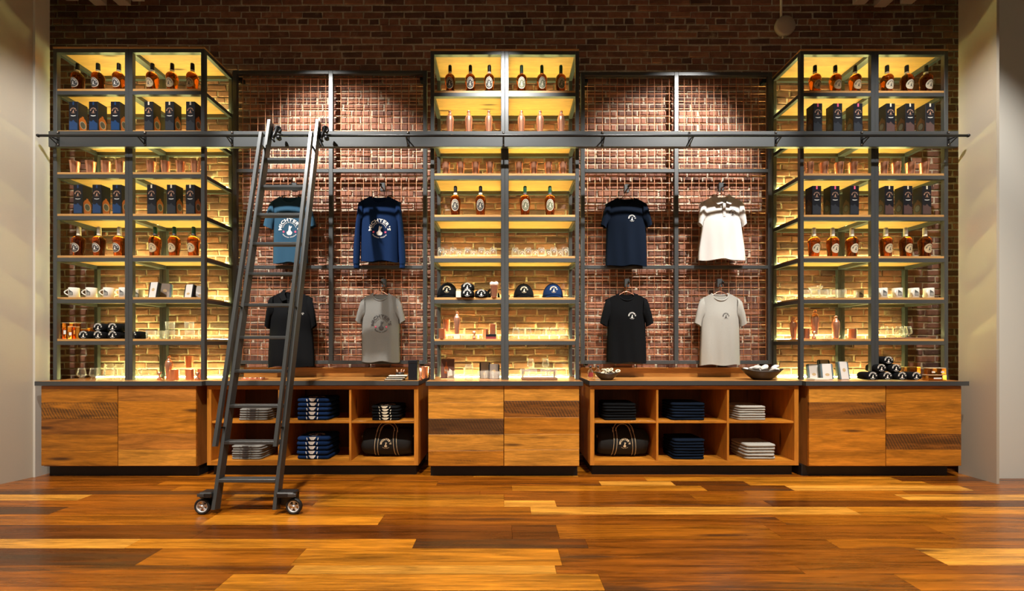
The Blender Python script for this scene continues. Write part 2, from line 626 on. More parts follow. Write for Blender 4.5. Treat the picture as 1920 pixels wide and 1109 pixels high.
STILL = [(-0.27, -0.28), (-0.25, -0.44), (-0.14, -0.56), (0.14, -0.56), (0.25, -0.44), (0.27, -0.28), (0.17, -0.2), (0.11, -0.1),
         (0.12, 0.06), (0.24, 0.2), (0.24, 0.27), (0.14, 0.3), (0.08, 0.2), (0.05, 0.33), (-0.02, 0.36), (-0.05, 0.2), (-0.08, -0.08), (-0.15, -0.2)]
EMB_FULL = [(*arctext("MICHTER'S", 0.76, 0.30, 3.35, False, 0.035), 0),
            (*arctext("Limited Production", 0.60, 0.11, 2.6, False, 0.01), 0),
            (*arctext("American Whiskey", 0.84, 0.13, 1.9, True, 0.015), 0),
            (*poly2(STILL), 0), (*poly2(star(-0.56, -0.24, 0.14)), 1), (*poly2(star(0.56, -0.24, 0.14)), 1)]
EMB_SMALL = [(*arctext("MICHTER'S", 0.72, 0.34, 3.2, False, 0.045), 0), (*poly2(STILL), 0),
             (*arctext("American Whiskey", 0.84, 0.15, 1.7, True, 0.03), 0)]


def emblem(parts, s, fn, mats, name='print', cols=None):
    """2D emblem scaled by s, mapped to 3D with fn(x, z)"""
    mb = MB()
    for vs, fs, c in parts:
        n = len(mb.v)
        mb.v += [fn(x * s, y * s) for x, y in vs]
        for f in fs:
            mb.quad([n + i for i in f], c if cols is None else cols[c])
    me = bpy.data.meshes.new(name)
    me.from_pydata(mb.v, [], mb.f)
    for x in mats:
        me.materials.append(x)
    me.polygons.foreach_set('material_index', mb.m)
    return me

# ------------------------------------------------------------------ the setting
DW = 4.462
# brick wall: mortar bed, 300 bricks as parts, the rest as one part
wb = MB().box(-6.2, 6.2, DW, DW + 0.2, -0.02, 5.6)
wall_back = tag(put('wall_back', wb.mesh('wall_back', M['mortar'])), kind='structure')
RH = 0.0706
rb = random.Random(3)


def brick_geo(mb, w, h, rr, oy=0.0, ox=0.0, oz=0.0):
    """one rough brick: front face inset, corners worn unevenly"""
    d = rr.uniform(0.006, 0.012)
    b = rr.uniform(0.003, 0.006)
    j = lambda a: rr.uniform(-a, a)
    n = len(mb.v)
    o = [(-w / 2 + j(.005), -h / 2 + j(.004)), (w / 2 + j(.005), -h / 2 + j(.004)), (w / 2 + j(.005), h / 2 + j(.004)), (-w / 2 + j(.005), h / 2 + j(.004))]
    for x, z in o:
        mb.v.append((ox + x, oy + 0.004, oz + z))
    for x, z in o:
        mb.v.append((ox + x, oy - d + b, oz + z))
    for x, z in o:
        s = 1 - b / (w / 2), 1 - b / (h / 2)
        mb.v.append((ox + x * s[0] + j(.001), oy - d + j(.0015), oz + z * s[1] + j(.001)))
    for a in (0, 4):
        for i in range(4):
            mb.quad([n + a + i, n + a + (i + 1) % 4, n + a + 4 + (i + 1) % 4, n + a + 4 + i])
    mb.quad([n + 8, n + 9, n + 10, n + 11])
    return 9


def set_tint(me, vals):
    at = me.attributes.new('tint', 'FLOAT', 'FACE')
    at.data.foreach_set('value', vals)


VAR = {}
for kind, wd in (('s', 0.204), ('h', 0.095)):
    for i in range(14):
        mb = MB()
        n = brick_geo(mb, wd, 0.0555, rb)
        me = mb.mesh('brick', M['brick'])
        set_tint(me, [rb.random()] * n)
        VAR[(kind, i)] = me
rest, tints, cnt = MB(), [], 0
r0 = 4.26 - 50 * RH
for r in range(-10, 72):
    z = r0 + r * RH
    if z < 0.02 or z > 5.4:
        continue
    head = (r % 6 == 50 % 6)
    pit = 0.109 if head else 0.218
    x = -5.0 + (0.109 * (r % 2) + rb.uniform(-0.02, 0.02))
    while x < 5.0:
        jx = rb.uniform(-0.004, 0.004)
        big = z > 4.13 and z < 4.95 and -4.5 < x < 4.6 and cnt < 300
        zz = z + 0.004 * math.sin(x * 1.3 + r)
        if big:
            put('brick', VAR[('h' if head else 's', rb.randrange(14))], wall_back, (x + jx, DW, zz))
            cnt += 1
        else:
            n = brick_geo(rest, (0.095 if head else 0.204) + rb.uniform(-.006, .003), 0.0555 + rb.uniform(-.004, .002), rb, DW, x + jx, zz)
            tints += [rb.random()] * n
        x += pit
me = rest.mesh('brick_courses', M['brick'])
set_tint(me, tints)
tag(put('brick_courses', me, wall_back), kind='stuff')

# floor: dark bed, then plank by plank
fl = MB().box(-7, 7, -2.0, 4.6, -0.12, -0.02)
floor = tag(put('floor', fl.mesh('floor', M['sub'])), kind='structure')
TONES = [(0.12, 0.031, 0.003), (0.24, 0.066, 0.004), (0.34, 0.102, 0.005), (0.50, 0.18, 0.012), (0.64, 0.28, 0.036)]
edges = [4.46, 4.33, 4.19, 4.06, 3.965, 3.883, 3.762, 3.647, 3.514, 3.426, 3.296, 3.166, 3.021, 2.846, 2.642, 2.518, 2.323, 2.236, 2.085, 1.95, 1.80, 1.64, 1.5]
ROWS = {5: [(400, 1), (700, 1), (1210, 1), (1680, 3), (2400, 0)], 6: [(300, 1), (820, 2), (1125, 1), (1262, 4), (1400, 0), (1740, 3), (2400, 1)],
        7: [(330, 1), (960, 2), (1320, 3), (1480, 0), (1812, 4), (2400, 1)], 8: [(560, 0), (900, 1), (1160, 1), (1400, 1), (1700, 2), (2400, 1)],
        9: [(160, 4), (430, 1), (945, 3), (1300, 1), (1690, 2), (2400, 4)], 10: [(60, 1), (590, 1), (945, 3), (1042, 4), (1440, 1), (2400, 0)],
        11: [(110, 0), (400, 1), (540, 2), (995, 2), (1600, 4), (2400, 3)], 12: [(390, 2), (715, 3), (1460, 1), (1780, 2), (2400, 2)],
        13: [(380, 0), (960, 0), (1010, 0), (1450, 2), (1760, 1), (2400, 2)], 14: [(250, 4), (777, 3), (1100, 0), (1560, 1), (2400, 2)],
        15: [(280, 0), (560, 2), (1050, 3), (1745, 1), (2400, 4)], 16: [(545, 1), (1042, 4), (1500, 1), (2400, 1)],
        17: [(420, 1), (1128, 3), (1700, 1), (2400, 2)]}
UNIT = MB().bbox(-0.5, 0.5, -0.5, 0.5, -0.5, 0.5, 0.004).mesh('plank', M['floor'])
rf = random.Random(11)
for i in range(len(edges) - 1):
    y1, y0 = edges[i], edges[i + 1]
    ym = (y0 + y1) / 2
    cuts = []
    if i in ROWS:
        cuts = [(xa(p, ym), t) for p, t in ROWS[i]]
    else:
        x = -5.6 + rf.uniform(0.3, 1.6)
        while x < 6.2:
            cuts.append((x, rf.choice((0, 1, 1, 2, 2, 3, 4))))
            x += rf.uniform(0.7, 2.3)
        cuts.append((6.3, 1))
    x0 = -6.2
    for xe, t in cuts:
        xe = min(max(xe, x0 + 0.3), 6.6)
        c = TONES[t]
        k = rf.uniform(0.85, 1.12)
        st = (0.75, 0.55, 0.4, 0.2, 0.15)[t] * rf.uniform(0.6, 1.25)
        put('plank', UNIT, floor, ((x0 + xe) / 2, ym, -0.011), scale=(xe - x0 - 0.0015, y1 - y0 - 0.0015, 0.022), col=(c[0] * k, c[1] * k, c[2] * k, st))
        x0 = xe
near = MB().box(-7, 7, -2.0, 1.499, -0.02, 0.0)
o = put('near_planks', near.mesh('near_planks', M['floor']), floor, col=(*TONES[2], 0.3))
o['kind'] = 'stuff'

# side walls: left jamb and splayed wall, right jamb wall with a thin fin
def prism(name, pts, z0, z1, mat):
    mb = MB().rings([[(x, y, z0) for x, y in pts], [(x, y, z1) for x, y in pts]], smooth=False)
    return tag(put(name, mb.mesh(name, mat)), kind='structure')


prism('trim_1', [(-4.345, 4.0), (-4.345, 3.875), (-4.6, 3.875), (-4.6, 4.0)], 0, 5.6, M['walllight'])
prism('wall_left', [(-4.366, 3.874), (-4.435, 3.675), (-4.72, 2.85), (-5.0, 0.6), (-5.2, -2), (-6.6, -2), (-6.6, 3.874)], 0, 5.6, M['wall'])
prism('wall_right', [(4.382, 3.84), (4.382, 4.0), (6.6, 4.0), (6.6, 3.84)], 0, 5.6, M['walllight'])
prism('trim_2', [(4.357, 3.69), (4.381, 3.69), (4.381, 4.0), (4.357, 4.0)], 0, 5.6, M['wall'])
prism('wall_front', [(-6.6, -2.2), (6.6, -2.2), (6.6, -2.0), (-6.6, -2.0)], 0, 5.6, M['walllight'])
cl = MB().box(-6.6, 6.6, -2.2, 4.66, 5.6, 5.7)
tag(put('ceiling', cl.mesh('ceiling', M['ceil'])), kind='structure')

# hanging slats at the top corners
for side, lab, ends in ((-1, 'group of grey ceiling slats hanging above the left shelving unit', [(148, 2), (201, 11), (246, 11), (272, 3)]),
                        (1, 'group of grey ceiling slats hanging above the right shelving unit', [(1598, 9), (1638, 14), (1687, 8)])):
    d = 4.2
    zz = za(14, d)
    t = tag(empty('ceiling_slats', (xa(sum(e[0] for e in ends) / len(ends), d), 3.85, zz)), lab, 'slats', 'ceiling slats')
    for px, py in ends:
        dd = d + (14 - py) * -0.012
        x1 = xa(px, dd)
        xs = (x1 - 0.12, x1) if side < 0 else (x1, x1 + 0.12)
        z0 = za(py, dd)
        boxobj('slat', xs[0], xs[1], dd - 0.65, dd, z0, z0 + 0.2, M['slat'], t, 0.003)

# ------------------------------------------------------------------ shelving units
LV = [0.8935] + [0.888 + 0.3985 * k for k in range(1, 9)]
OAK = (0.56, 0.30, 0.10, 0)
UNITS = {'left': (3.985, -4.300, -3.578, -2.852), 'centre': (4.015, -0.702, 0.013, 0.728), 'right': (4.015, 2.853, 3.573, 4.278)}
for un, (y0, xL, xM, xR) in UNITS.items():
    t = tag(empty('shelving_unit', ((xL + xR) / 2, y0, LV[0])), f'tall dark steel and oak shelving unit, {un} one of three on the brick wall', 'shelving unit', 'shelving units')
    P = 0.037
    y1 = y0 + 0.40
    for xa0, xb0 in ((xL, xM), (xM, xR)):
        for px_ in (xa0, xb0 - P):
            for py_ in (y0, y1):
                boxobj('post', px_ + .0005, px_ + P - .0005, py_, py_ + P, LV[0], LV[8] - 0.018, M['steel'], t, 0.002)
        for k in range(1, 9):
            zt = LV[k]
            zb = zt - 0.022
            top = k == 8
            if top:
                boxobj('shelf_board', xa0 + .001, xb0 - .001, y0 - 0.004, y1 + P, zt - 0.018, zt, M['oak'], t, 0.002, OAK)
                zb = zt - 0.018
            else:
                boxobj('shelf_board', xa0 + P, xb0 - P, y0 + 0.003, y1, zb, zt, M['oak'], t, 0.002, OAK)
            zr = zb - 0.035
            boxobj('front_rail', xa0 + P, xb0 - P, y0 + .001, y0 + P, zr, zb, M['steel'], t)
            boxobj('back_rail', xa0 + P, xb0 - P, y1, y1 + P, zr, zb, M['steel'], t)
            boxobj('side_rail', xa0 + .001, xa0 + P - .001, y0 + P, y1, zr, zb, M['steel'], t)
            boxobj('side_rail', xb0 - P + .001, xb0 - .001, y0 + P, y1, zr, zb, M['steel'], t)
        for k in range(0, 8):
            boxobj('led_strip', xa0 + 0.04, xb0 - 0.04, y1 - 0.020, y1 - 0.004, LV[k] + 0.0005, LV[k] + 0.005, M['led'], t)

# ------------------------------------------------------------------ ladder rail: beam, rod and standoffs
t = tag(empty('ladder_rail', (0, 3.95, 3.1)), 'long dark steel ladder rail running across all the shelving', 'rail')
boxobj('beam', -4.30, 4.30, 3.944, 3.984, 3.102, 3.251, M['steel'], t, 0.003)
rod = put('rod', MB().tube([(-4.30, 3.86, 3.165), (4.295, 3.86, 3.165)], 0.0115, 12).mesh('rod', M['blackmetal']), t, (0, -3.95, -3.1))
for sx in (-4.30, 4.295):
    put('end_cap', MB().lathe([(0.0, -0.014), (0.012, -0.010), (0.016, 0.0), (0.012, 0.010), (0, 0.014)], 12).mesh('end_cap', M['blackmetal']), t, (sx, -0.09, 0.065), (0, PI / 2, 0))
brk = MB()
brk.tube([(0, 0, 0), (0, 0.085, 0)], 0.006, 8)
brk.box(-0.011, 0.011, 0.080, 0.085, -0.055, 0.08)
brk.bar((0, 0.082, -0.05), (0, 0.0, -0.008), 0.008, 0.006)
brk = brk.mesh('bracket', M['blackmetal'])
bolt = MB().lathe([(0.007, 0), (0.0075, 0.003), (0.005, 0.006), (0.0, 0.007)], 10).mesh('bolt', M['chrome'])
for px in (100, 265, 430, 597, 763, 944, 1132, 1297, 1460, 1623, 1787):
    x = xa(px, 3.9)
    b_ = put('bracket', brk, t, (x, -0.09, 0.065))
    for z in (0.07, -0.045):
        put('bolt', bolt, b_, (0, 0.08, z), (PI / 2, 0, 0))

# ------------------------------------------------------------------ wire mesh panels
WIRE = MB().lathe([(0.0032, -0.5), (0.0032, 0.5)], 6).mesh('wire', M['wire'])
for nm, x0, x1, xm, ztop in (('left', -2.822, -0.797, -1.80, 4.092), ('right', 0.806, 2.80, 1.803, 4.075)):
    t = tag(empty('wire_mesh_panel', ((x0 + x1) / 2, 4.36, 1.03)), f'steel framed copper wire mesh panel on the brick wall {"left" if nm == "left" else "right"} of the centre shelves', 'panel', 'mesh display panels')
    Wd = 0.042
    zb = 1.03
    for a in (x0, xm - Wd / 2, x1 - Wd):
        boxobj('frame_post', a, a + Wd, 4.35, 4.386, zb, ztop, M['steel'], t, 0.002)
    for zc in (ztop - 0.018, 3.047, 2.042, 1.048):
        for a, b in ((x0 + Wd, xm - Wd / 2), (xm + Wd / 2, x1 - Wd)):
            boxobj('frame_rail', a, b, 4.351, 4.386, zc - 0.018, zc + 0.018, M['steel'], t, 0.002)
    n = int((x1 - x0) / 0.0785)
    for i in range(1, n + 1):
        xw = x0 + i * (x1 - x0) / (n + 0.5)
        put('wire', WIRE, t, (xw - t.location.x, 0.034, (zb + ztop) / 2 - zb), scale=(1, 1, ztop - zb - 0.02))
    m = int((ztop - zb) / 0.0785)
    for i in range(1, m):
        zw = zb + 0.02 + i * 0.0785
        if zw < ztop - 0.05:
            put('wire', WIRE, t, (0, 0.039, zw - zb), (0, PI / 2, 0), scale=(1, 1, x1 - x0 - 0.04))
    for ax in (x0 + 0.06, x1 - 0.06):
        for az in (ztop - 0.07, zb - 0.0):
            put('wall_clamp', MB().bbox(-0.02, 0.02, 0, 0.06, -0.02, 0.02, 0.004).mesh('wall_clamp', M['blackmetal']), t, (ax - t.location.x, 0.02, az - zb))

# ------------------------------------------------------------------ base cabinets
BT = {'o': (0.50, 0.178, 0.013), 'l': (0.62, 0.26, 0.032), 'd': (0.28, 0.095, 0.012), 'p': (0.47, 0.17, 0.024), 'k': (0.16, 0.06, 0.014)}
CABS = {'left': (-4.273, -3.565, -2.843, -4.312, -2.775, ['oodoo', 'poopl'], [[.1, .9, .1, .2, .1], [.1, .2, .1, .1, .3]], -4.265, -2.86),
        'centre': (-0.695, 0.004, 0.70, -0.714, 0.732, ['llklo', 'ldoll'], [[.2, .2, .85, .25, .5], [.1, .9, .1, .15, .2]], -0.685, 0.695),
        'right': (2.825, 3.535, 4.232, 2.782, 4.282, ['ldooo', 'ooodo'], [[.25, .7, .15, .1, .1], [.1, .1, .1, .95, .2]], 2.80, 4.17)}
for nm, (xl, xm, xr, cl_, cr_, tn, stn, tl, tr) in CABS.items():
    t = tag(empty('base_cabinet', ((xl + xr) / 2, 3.86, 0)), f'reclaimed plank base cabinet with two doors under the {nm} shelving unit', 'cabinet', 'plank door cabinets')
    boxobj('body', xl + 0.004, xr - 0.004, 3.882, 4.44, 0.10, 0.852, M['ply'], t, 0.0, (0.36, 0.14, 0.028, 0))
    boxobj('toe_kick', tl, tr, 3.925, 4.40, 0.0, 0.10, M['toe'], t)
    for di, (a, b) in enumerate(((xl, xm - 0.003), (xm + 0.003, xr))):
        dr = tag(empty('door', ((a + b) / 2 - t.location.x, 0, 0.48)))
        dr.parent = t
        hs = [0.155, 0.15, 0.145, 0.15, 0.14] if di == 0 else [0.14, 0.15, 0.155, 0.145, 0.15]
        z = 0.850
        for hh, ch, st in zip(hs, tn[di], stn[di]):
            mb = MB().bbox(-(b - a) / 2, (b - a) / 2, -0.01, 0.010, -hh / 2 + .0006, hh / 2 - .0006, 0.0015)
            c = BT[ch]
            k = rf.uniform(0.9, 1.12)
            put('plank', mb.mesh('door_plank', M['board']), dr, (0, 0.01, z - hh / 2 - 0.48), col=(c[0] * k, c[1] * k, c[2] * k, st))
            z -= hh
    ct = tag(empty('countertop', ((cl_ + cr_) / 2, 4.15, 0.853)), f'wooden countertop with dark steel edge on the {nm} plank cabinet', 'countertop', 'countertops')
    boxobj('slab', cl_ + 0.006, cr_ - 0.006, 3.846, 4.45, 0.853, 0.893, M['top'], ct, 0.0, (0.42, 0.18, 0.045, 0))
    boxobj('edge_band', cl_, cr_, 3.84, 3.8455, 0.853, 0.893, M['steel'], ct)
    for sx in (cl_, cr_ - 0.0055):
        boxobj('edge_band', sx, sx + 0.0055, 3.846, 4.45, 0.853, 0.893, M['steel'], ct)

CUB = {'left': (-2.776, -0.797, xa(523.5, 3.915), xa(656.7, 3.915)), 'right': (0.811, 2.764, xa(1232.4, 3.915), xa(1365, 3.915))}
VEN = (0.52, 0.19, 0.02, 0)
for nm, (xl, xr, d1, d2) in CUB.items():
    t = tag(empty('cubby_cabinet', ((xl + xr) / 2, 3.91, 0)), f'open wooden cabinet with six cubbies under the {nm} mesh panel', 'cabinet', 'open cubby cabinets')
    boxobj('toe_kick', xl + 0.03, xr - 0.03, 3.96, 4.42, 0, 0.10, M['toe'], t)
    boxobj('bottom_panel', xl + 0.04, xr - 0.04, 3.911, 4.44, 0.10, 0.143, M['top'], t, 0, VEN)
    boxobj('top_panel', xl + 0.04, xr - 0.04, 3.911, 4.44, 0.812, 0.846, M['top'], t, 0, VEN)
    for a in (xl, xr - 0.04):
        boxobj('side_panel', a, a + 0.04, 3.91, 4.44, 0.10, 0.846, M['ply'], t, 0.001, VEN)
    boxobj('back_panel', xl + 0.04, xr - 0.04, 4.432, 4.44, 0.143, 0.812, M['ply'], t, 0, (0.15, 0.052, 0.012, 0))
    for dv in (d1, d2):
        boxobj('divider', dv - 0.010, dv + 0.010, 3.914, 4.432, 0.143, 0.812, M['ply'], t, 0.001, VEN)
    for a, b in ((xl + 0.04, d1 - .01), (d1 + .01, d2 - .01), (d2 + .01, xr - 0.04)):
        boxobj('shelf', a, b, 3.918, 4.432, 0.494, 0.514, M['top'], t, 0.001, VEN)
    a0, b0 = (-2.772, -0.79) if nm == 'left' else (0.80, 2.778)
    ct = tag(empty('countertop', ((a0 + b0) / 2, 4.15, 0.85)), f'wooden countertop with dark steel edge on the {nm} cubby cabinet', 'countertop', 'countertops')
    boxobj('slab', a0 + .006, b0 - .006, 3.892, 4.45, 0.853, 0.892, M['top'], ct, 0, (0.50, 0.23, 0.06, 0))
    boxobj('edge_band', a0, b0, 3.886, 3.8915, 0.853, 0.893, M['steel'], ct)
    for sx in (a0, b0 - 0.0055):
        boxobj('edge_band', sx, sx + 0.0055, 3.892, 4.45, 0.853, 0.893, M['steel'], ct)
    bs = tag(boxobj('backsplash_board', a0 + 0.02, b0 - 0.02, 4.425, 4.448, 0.892, 0.99, M['top'], None, 0.001, (0.50, 0.22, 0.05, 0)),
             f'low wooden backsplash board behind the {nm} cubby cabinet countertop', 'board', 'backsplash boards')

# ------------------------------------------------------------------ rolling ladder
LB = {-1: (-2.088, -2.118), 1: (-1.648, -1.682)}


def lad(z, side, off=0.0):
    """point on a stile at height z; off moves it towards the room"""
    f = (z - 0.037) / 3.22
    x = LB[side][0] + (LB[side][1] - LB[side][0]) * f
    return Vector((x, 3.03 + 0.77 * f - off, z))


t = tag(empty('rolling_ladder', (-1.87, 3.03, 0)), 'dark steel rolling library ladder leaning on the ladder rail', 'ladder')
LO = Vector((-1.87, 3.03, 0))
for s in (-1, 1):
    put('stile', MB().bar(lad(0.035, s) - LO, lad(3.26, s) - LO, 0.026, 0.062).mesh('stile', M['steel']), t)
    put('handrail', MB().bar(lad(0.49, s, 0.108) - LO, lad(3.085, s, 0.108) - LO, 0.026, 0.03).mesh('handrail', M['steel']), t)
    for z in (0.62, 1.54, 2.98):
        put('rail_connector', MB().bar(lad(z, s, 0.10) - LO, lad(z - 0.015, s, 0.02) - LO, 0.012, 0.012).mesh('rail_connector', M['blackmetal']), t)
for i in range(11):
    z = 0.235 + 0.2629 * i
    a, b = lad(z, -1), lad(z, 1)
    mb = MB().bbox(a.x + 0.013 - LO.x, b.x - 0.013 - LO.x, a.y - 0.036 - LO.y, a.y + 0.036 - LO.y, z - 0.012, z + 0.012, 0.003)
    put('rung', mb.mesh('rung', M['steel']), t)
# top roller hooks over the rod
for s in (-1, 1):
    p = lad(3.165, s)
    hk = put('roller_hook', MB().tube([(0.028, 0.0, -0.07), (0.035, 0.02, -0.02), (0.04, 0.05, 0.05), (0.04, 0.075, 0.075), (0.04, 0.10, 0.06), (0.04, 0.108, 0.03)], [0.014, 0.016, 0.014, 0.012, 0.011, 0.010], 8).mesh('roller_hook', M['blackmetal']), t, p - LO)
    wh = MB()
    wh.lathe([(0.020, -0.010), (0.030, -0.010), (0.030, -0.004), (0.024, 0), (0.030, 0.004), (0.030, 0.010), (0.020, 0.010), (0.020, -0.010)], 20, cap0=False, cap1=False)
    wh.bar((-0.021, 0, 0), (0.021, 0, 0), 0.006, 0.006)
    wh.box(-0.004, 0.004, -0.021, 0.021, -0.004, 0.004)
    put('roller', wh.mesh('roller', M['blackmetal']), hk, (0.048, 0.055, 0.045), (PI / 2, 0, 0.25))
    put('brake_lever', MB().tube([(0.02, 0.02, -0.03), (0.03, 0.0, -0.07), (0.05, -0.01, -0.10)], [0.014, 0.012, 0.009], 8).mesh('brake_lever', M['blackmetal']), hk)
    put('stop_knob', MB().lathe([(0, -0.02), (0.018, -0.016), (0.024, 0), (0.018, 0.016), (0, 0.02)], 14).mesh('stop_knob', M['blackmetal']), hk, (0.07, 0.03, -0.05), (0, PI / 2, 0))
# casters
tyre = MB().lathe([(0.042, -0.014), (0.052, -0.016), (0.058, -0.008), (0.058, 0.008), (0.052, 0.016), (0.042, 0.014), (0.042, -0.014)], 28, cap0=False, cap1=False).mesh('tyre', M['rubber'])
hub = MB().lathe([(0.036, -0.009), (0.043, -0.012), (0.043, 0.012), (0.036, 0.009), (0.036, -0.009)], 28, cap0=False, cap1=False)
for k in range(5):
    a = 2 * PI * k / 5 + 0.3
    hub.rings([[(r * math.cos(a) - wv * math.sin(a), r * math.sin(a) + wv * math.cos(a), z) for wv, z in ((-wr, -.007), (wr, -.007), (wr, .007), (-wr, .007))] for r, wr in ((0.008, 0.005), (0.038, 0.008))], smooth=False)
hub.lathe([(0.0, -0.013), (0.010, -0.012), (0.011, 0.0), (0.010, 0.012), (0, 0.013)], 14)
hub = hub.mesh('wheel_hub', M['hub'])
for s, wx in ((-1, xa(380.5, 3.03)), (1, xa(551.5, 3.03))):
    w_ = put('caster_wheel', tyre, t, (wx - LO.x, 0.0, 0.058), (PI / 2, 0, 0))
    put('wheel_hub', hub, w_)
    sx = lad(0.1, s).x
    a, b = sorted((sx + 0.013 * s, wx + 0.012 * s))
    mb = MB().bbox(a - LO.x, b - LO.x, 0.02, 0.06, 0.05, 0.155, 0.01)
    mb.bbox(a - LO.x, b - LO.x, -0.03, 0.055, 0.125, 0.165, 0.008)
    put('caster_bracket', mb.mesh('caster_bracket', M['black']), t)
    put('axle', MB().tube([(wx - LO.x, -0.018, 0.058), (wx - LO.x, 0.03, 0.058)], 0.006, 8).mesh('axle', M['chrome']), t)
    mb = MB().bbox(wx - LO.x - (0.03 if s > 0 else 0.02), wx - LO.x + 0.03, -0.034, -0.03, 0.135, 0.158, 0.0015)
    put('caster_plate', mb.mesh('caster_plate', M['steel']), t)

# round pale fixture on the upper wall
x, z = xa(1477, 4.38), za(43, 4.38)
t = tag(empty('wall_fixture', (x, 4.40, z)), 'round pale disc fixture with conduit high on the brick wall', 'fixture')
put('disc', MB().lathe([(0.0, 0.0), (0.092, 0.0), (0.103, 0.008), (0.105, 0.03), (0.10, 0.05), (0, 0.05)], 32).mesh('disc', M['disc']), t, (0, 0, 0), (-PI / 2, 0, 0))
put('conduit', MB().tube([(-0.03, 0.04, 0.09), (-0.03, 0.04, 0.9)], 0.012, 8).mesh('conduit', M['slat']), t)
put('cable_stub', MB().tube([(-0.02, 0.03, -0.10), (-0.02, 0.03, -0.125)], 0.008, 8).mesh('cable_stub', M['slat']), t)

# ------------------------------------------------------------------ merchandise: shared meshes
REG = []        # (object, unit, level, noun, description) -> labels written at the end


def reg(o, un, k, noun, desc, cat, group=None):
    o['category'] = cat
    if group:
        o['group'] = group
    REG.append((o, un, k, noun, desc))
    return o


def spot_on(un, k, px, dy):
    """base point on shelf k of a unit, under picture column px, dy behind the shelf front"""
    y = UNITS[un][0] + dy
    return (xa(px, y), y, LV[k] + (0.001 if k == 0 else 0.0))


def bodyprof(pts, n=4):
    """smooth a profile by Catmull-Rom"""
    out = []
    for i in range(len(pts) - 1):
        p0, p1, p2, p3 = pts[max(i - 1, 0)], pts[i], pts[i + 1], pts[min(i + 2, len(pts) - 1)]
        for j in range(n):
            u = j / n
            out.append(tuple(0.5 * (2 * p1[a] + (p2[a] - p0[a]) * u + (2 * p0[a] - 5 * p1[a] + 4 * p2[a] - p3[a]) * u * u + (3 * p1[a] - p0[a] - 3 * p2[a] + p3[a]) * u ** 3) for a in (0, 1)))
    out.append(pts[-1])
    return [(max(r, 0.0005), z) for r, z in out]


BP = [(0.036, 0.0), (0.041, 0.004), (0.0445, 0.05), (0.049, 0.11), (0.052, 0.15), (0.050, 0.172), (0.040, 0.192), (0.024, 0.205), (0.0165, 0.215), (0.015, 0.235), (0.015, 0.262)]
BPS = bodyprof(BP, 3)


def brad(z):
    for (r0, z0), (r1, z1) in zip(BPS, BPS[1:]):
        if z0 <= z <= z1:
            return r0 + (r1 - r0) * (z - z0) / max(z1 - z0, 1e-6)
    return BPS[-1][0]


BOT = MB().lathe(BPS, 24).mesh('bottle_glass', M['amber'])


def capmesh(mat):
    return MB().lathe([(0.0165, 0.228), (0.0175, 0.232), (0.0172, 0.285), (0.0155, 0.294), (0.008, 0.2985), (0.0005, 0.299)], 18).mesh('capsule', mat)


CAPM = {c: capmesh(M[c]) for c in ('capblack', 'capgreen', 'capwhite')}
NECK = {c: MB().lathe([(0.0185, 0.211), (0.0182, 0.213), (0.0172, 0.228), (0.0165, 0.2285)], 18, cap0=False, cap1=False).mesh('neck_band', M[c]) for c in ('cream', 'char')}


def labelmesh(ax, az, cz, border, field, ink):
    """oval label wrapped round the front of the bottle: border, dark field and emblem"""
    mb = MB()
    def fn(x, z, e):
        r = brad(cz + z) + e
        a = x / r
        return (r * math.sin(a), -r * math.cos(a), cz + z)
    for lay, (sx, mi, e) in enumerate(((1.0, 0, 0.0009), (0.90, 1, 0.0014))):
        n = 24
        rings = [[fn(ax * sx * q * math.cos(2 * PI * i / n), az * sx * q * math.sin(2 * PI * i / n), e) for i in range(n)] for q in (0.02, 0.4, 0.75, 1.0)]
        mb.rings(rings, mi, True, False, True)
    for vs, fs, c in EMB_SMALL:
        n = len(mb.v)
        mb.v += [fn(x * ax * 0.72, z * az * 0.72, 0.002) for x, z in vs]
        for f in fs:
            mb.quad([n + i for i in f], 2)
    return mb.mesh('label', [border, field, ink])


LABM = {'oval': labelmesh(0.039, 0.056, 0.098, M['cream'], M['char'], M['cream']),
        'ovalgreen': labelmesh(0.039, 0.056, 0.098, M['cream'], plain('moss_label', (0.16, 0.17, 0.10), 0.6), M['cream']),
        'dark': labelmesh(0.041, 0.045, 0.085, M['cream'], M['char'], M['white']),
        'tan': labelmesh(0.041, 0.045, 0.085, M['tan'], plain('pale_tan_label', (0.62, 0.48, 0.28), 0.6), M['char']),
        'cream': labelmesh(0.041, 0.045, 0.085, M['cream'], plain('pale_cream_label', (0.66, 0.58, 0.42), 0.6), M['char'])}


def bottle(un, k, px, cap, lab, desc, dy=0.085):
    t = empty('whiskey_bottle', spot_on(un, k, px, dy), random.uniform(-0.05, 0.05))
    put('glass', BOT, t)
    put('capsule', CAPM[cap], t)
    put('neck_band', NECK['char' if cap == 'capgreen' else 'cream'], t)
    put('label', LABM[lab], t)
    reg(t, un, k, 'bottle', desc, 'bottle', 'whiskey bottles')


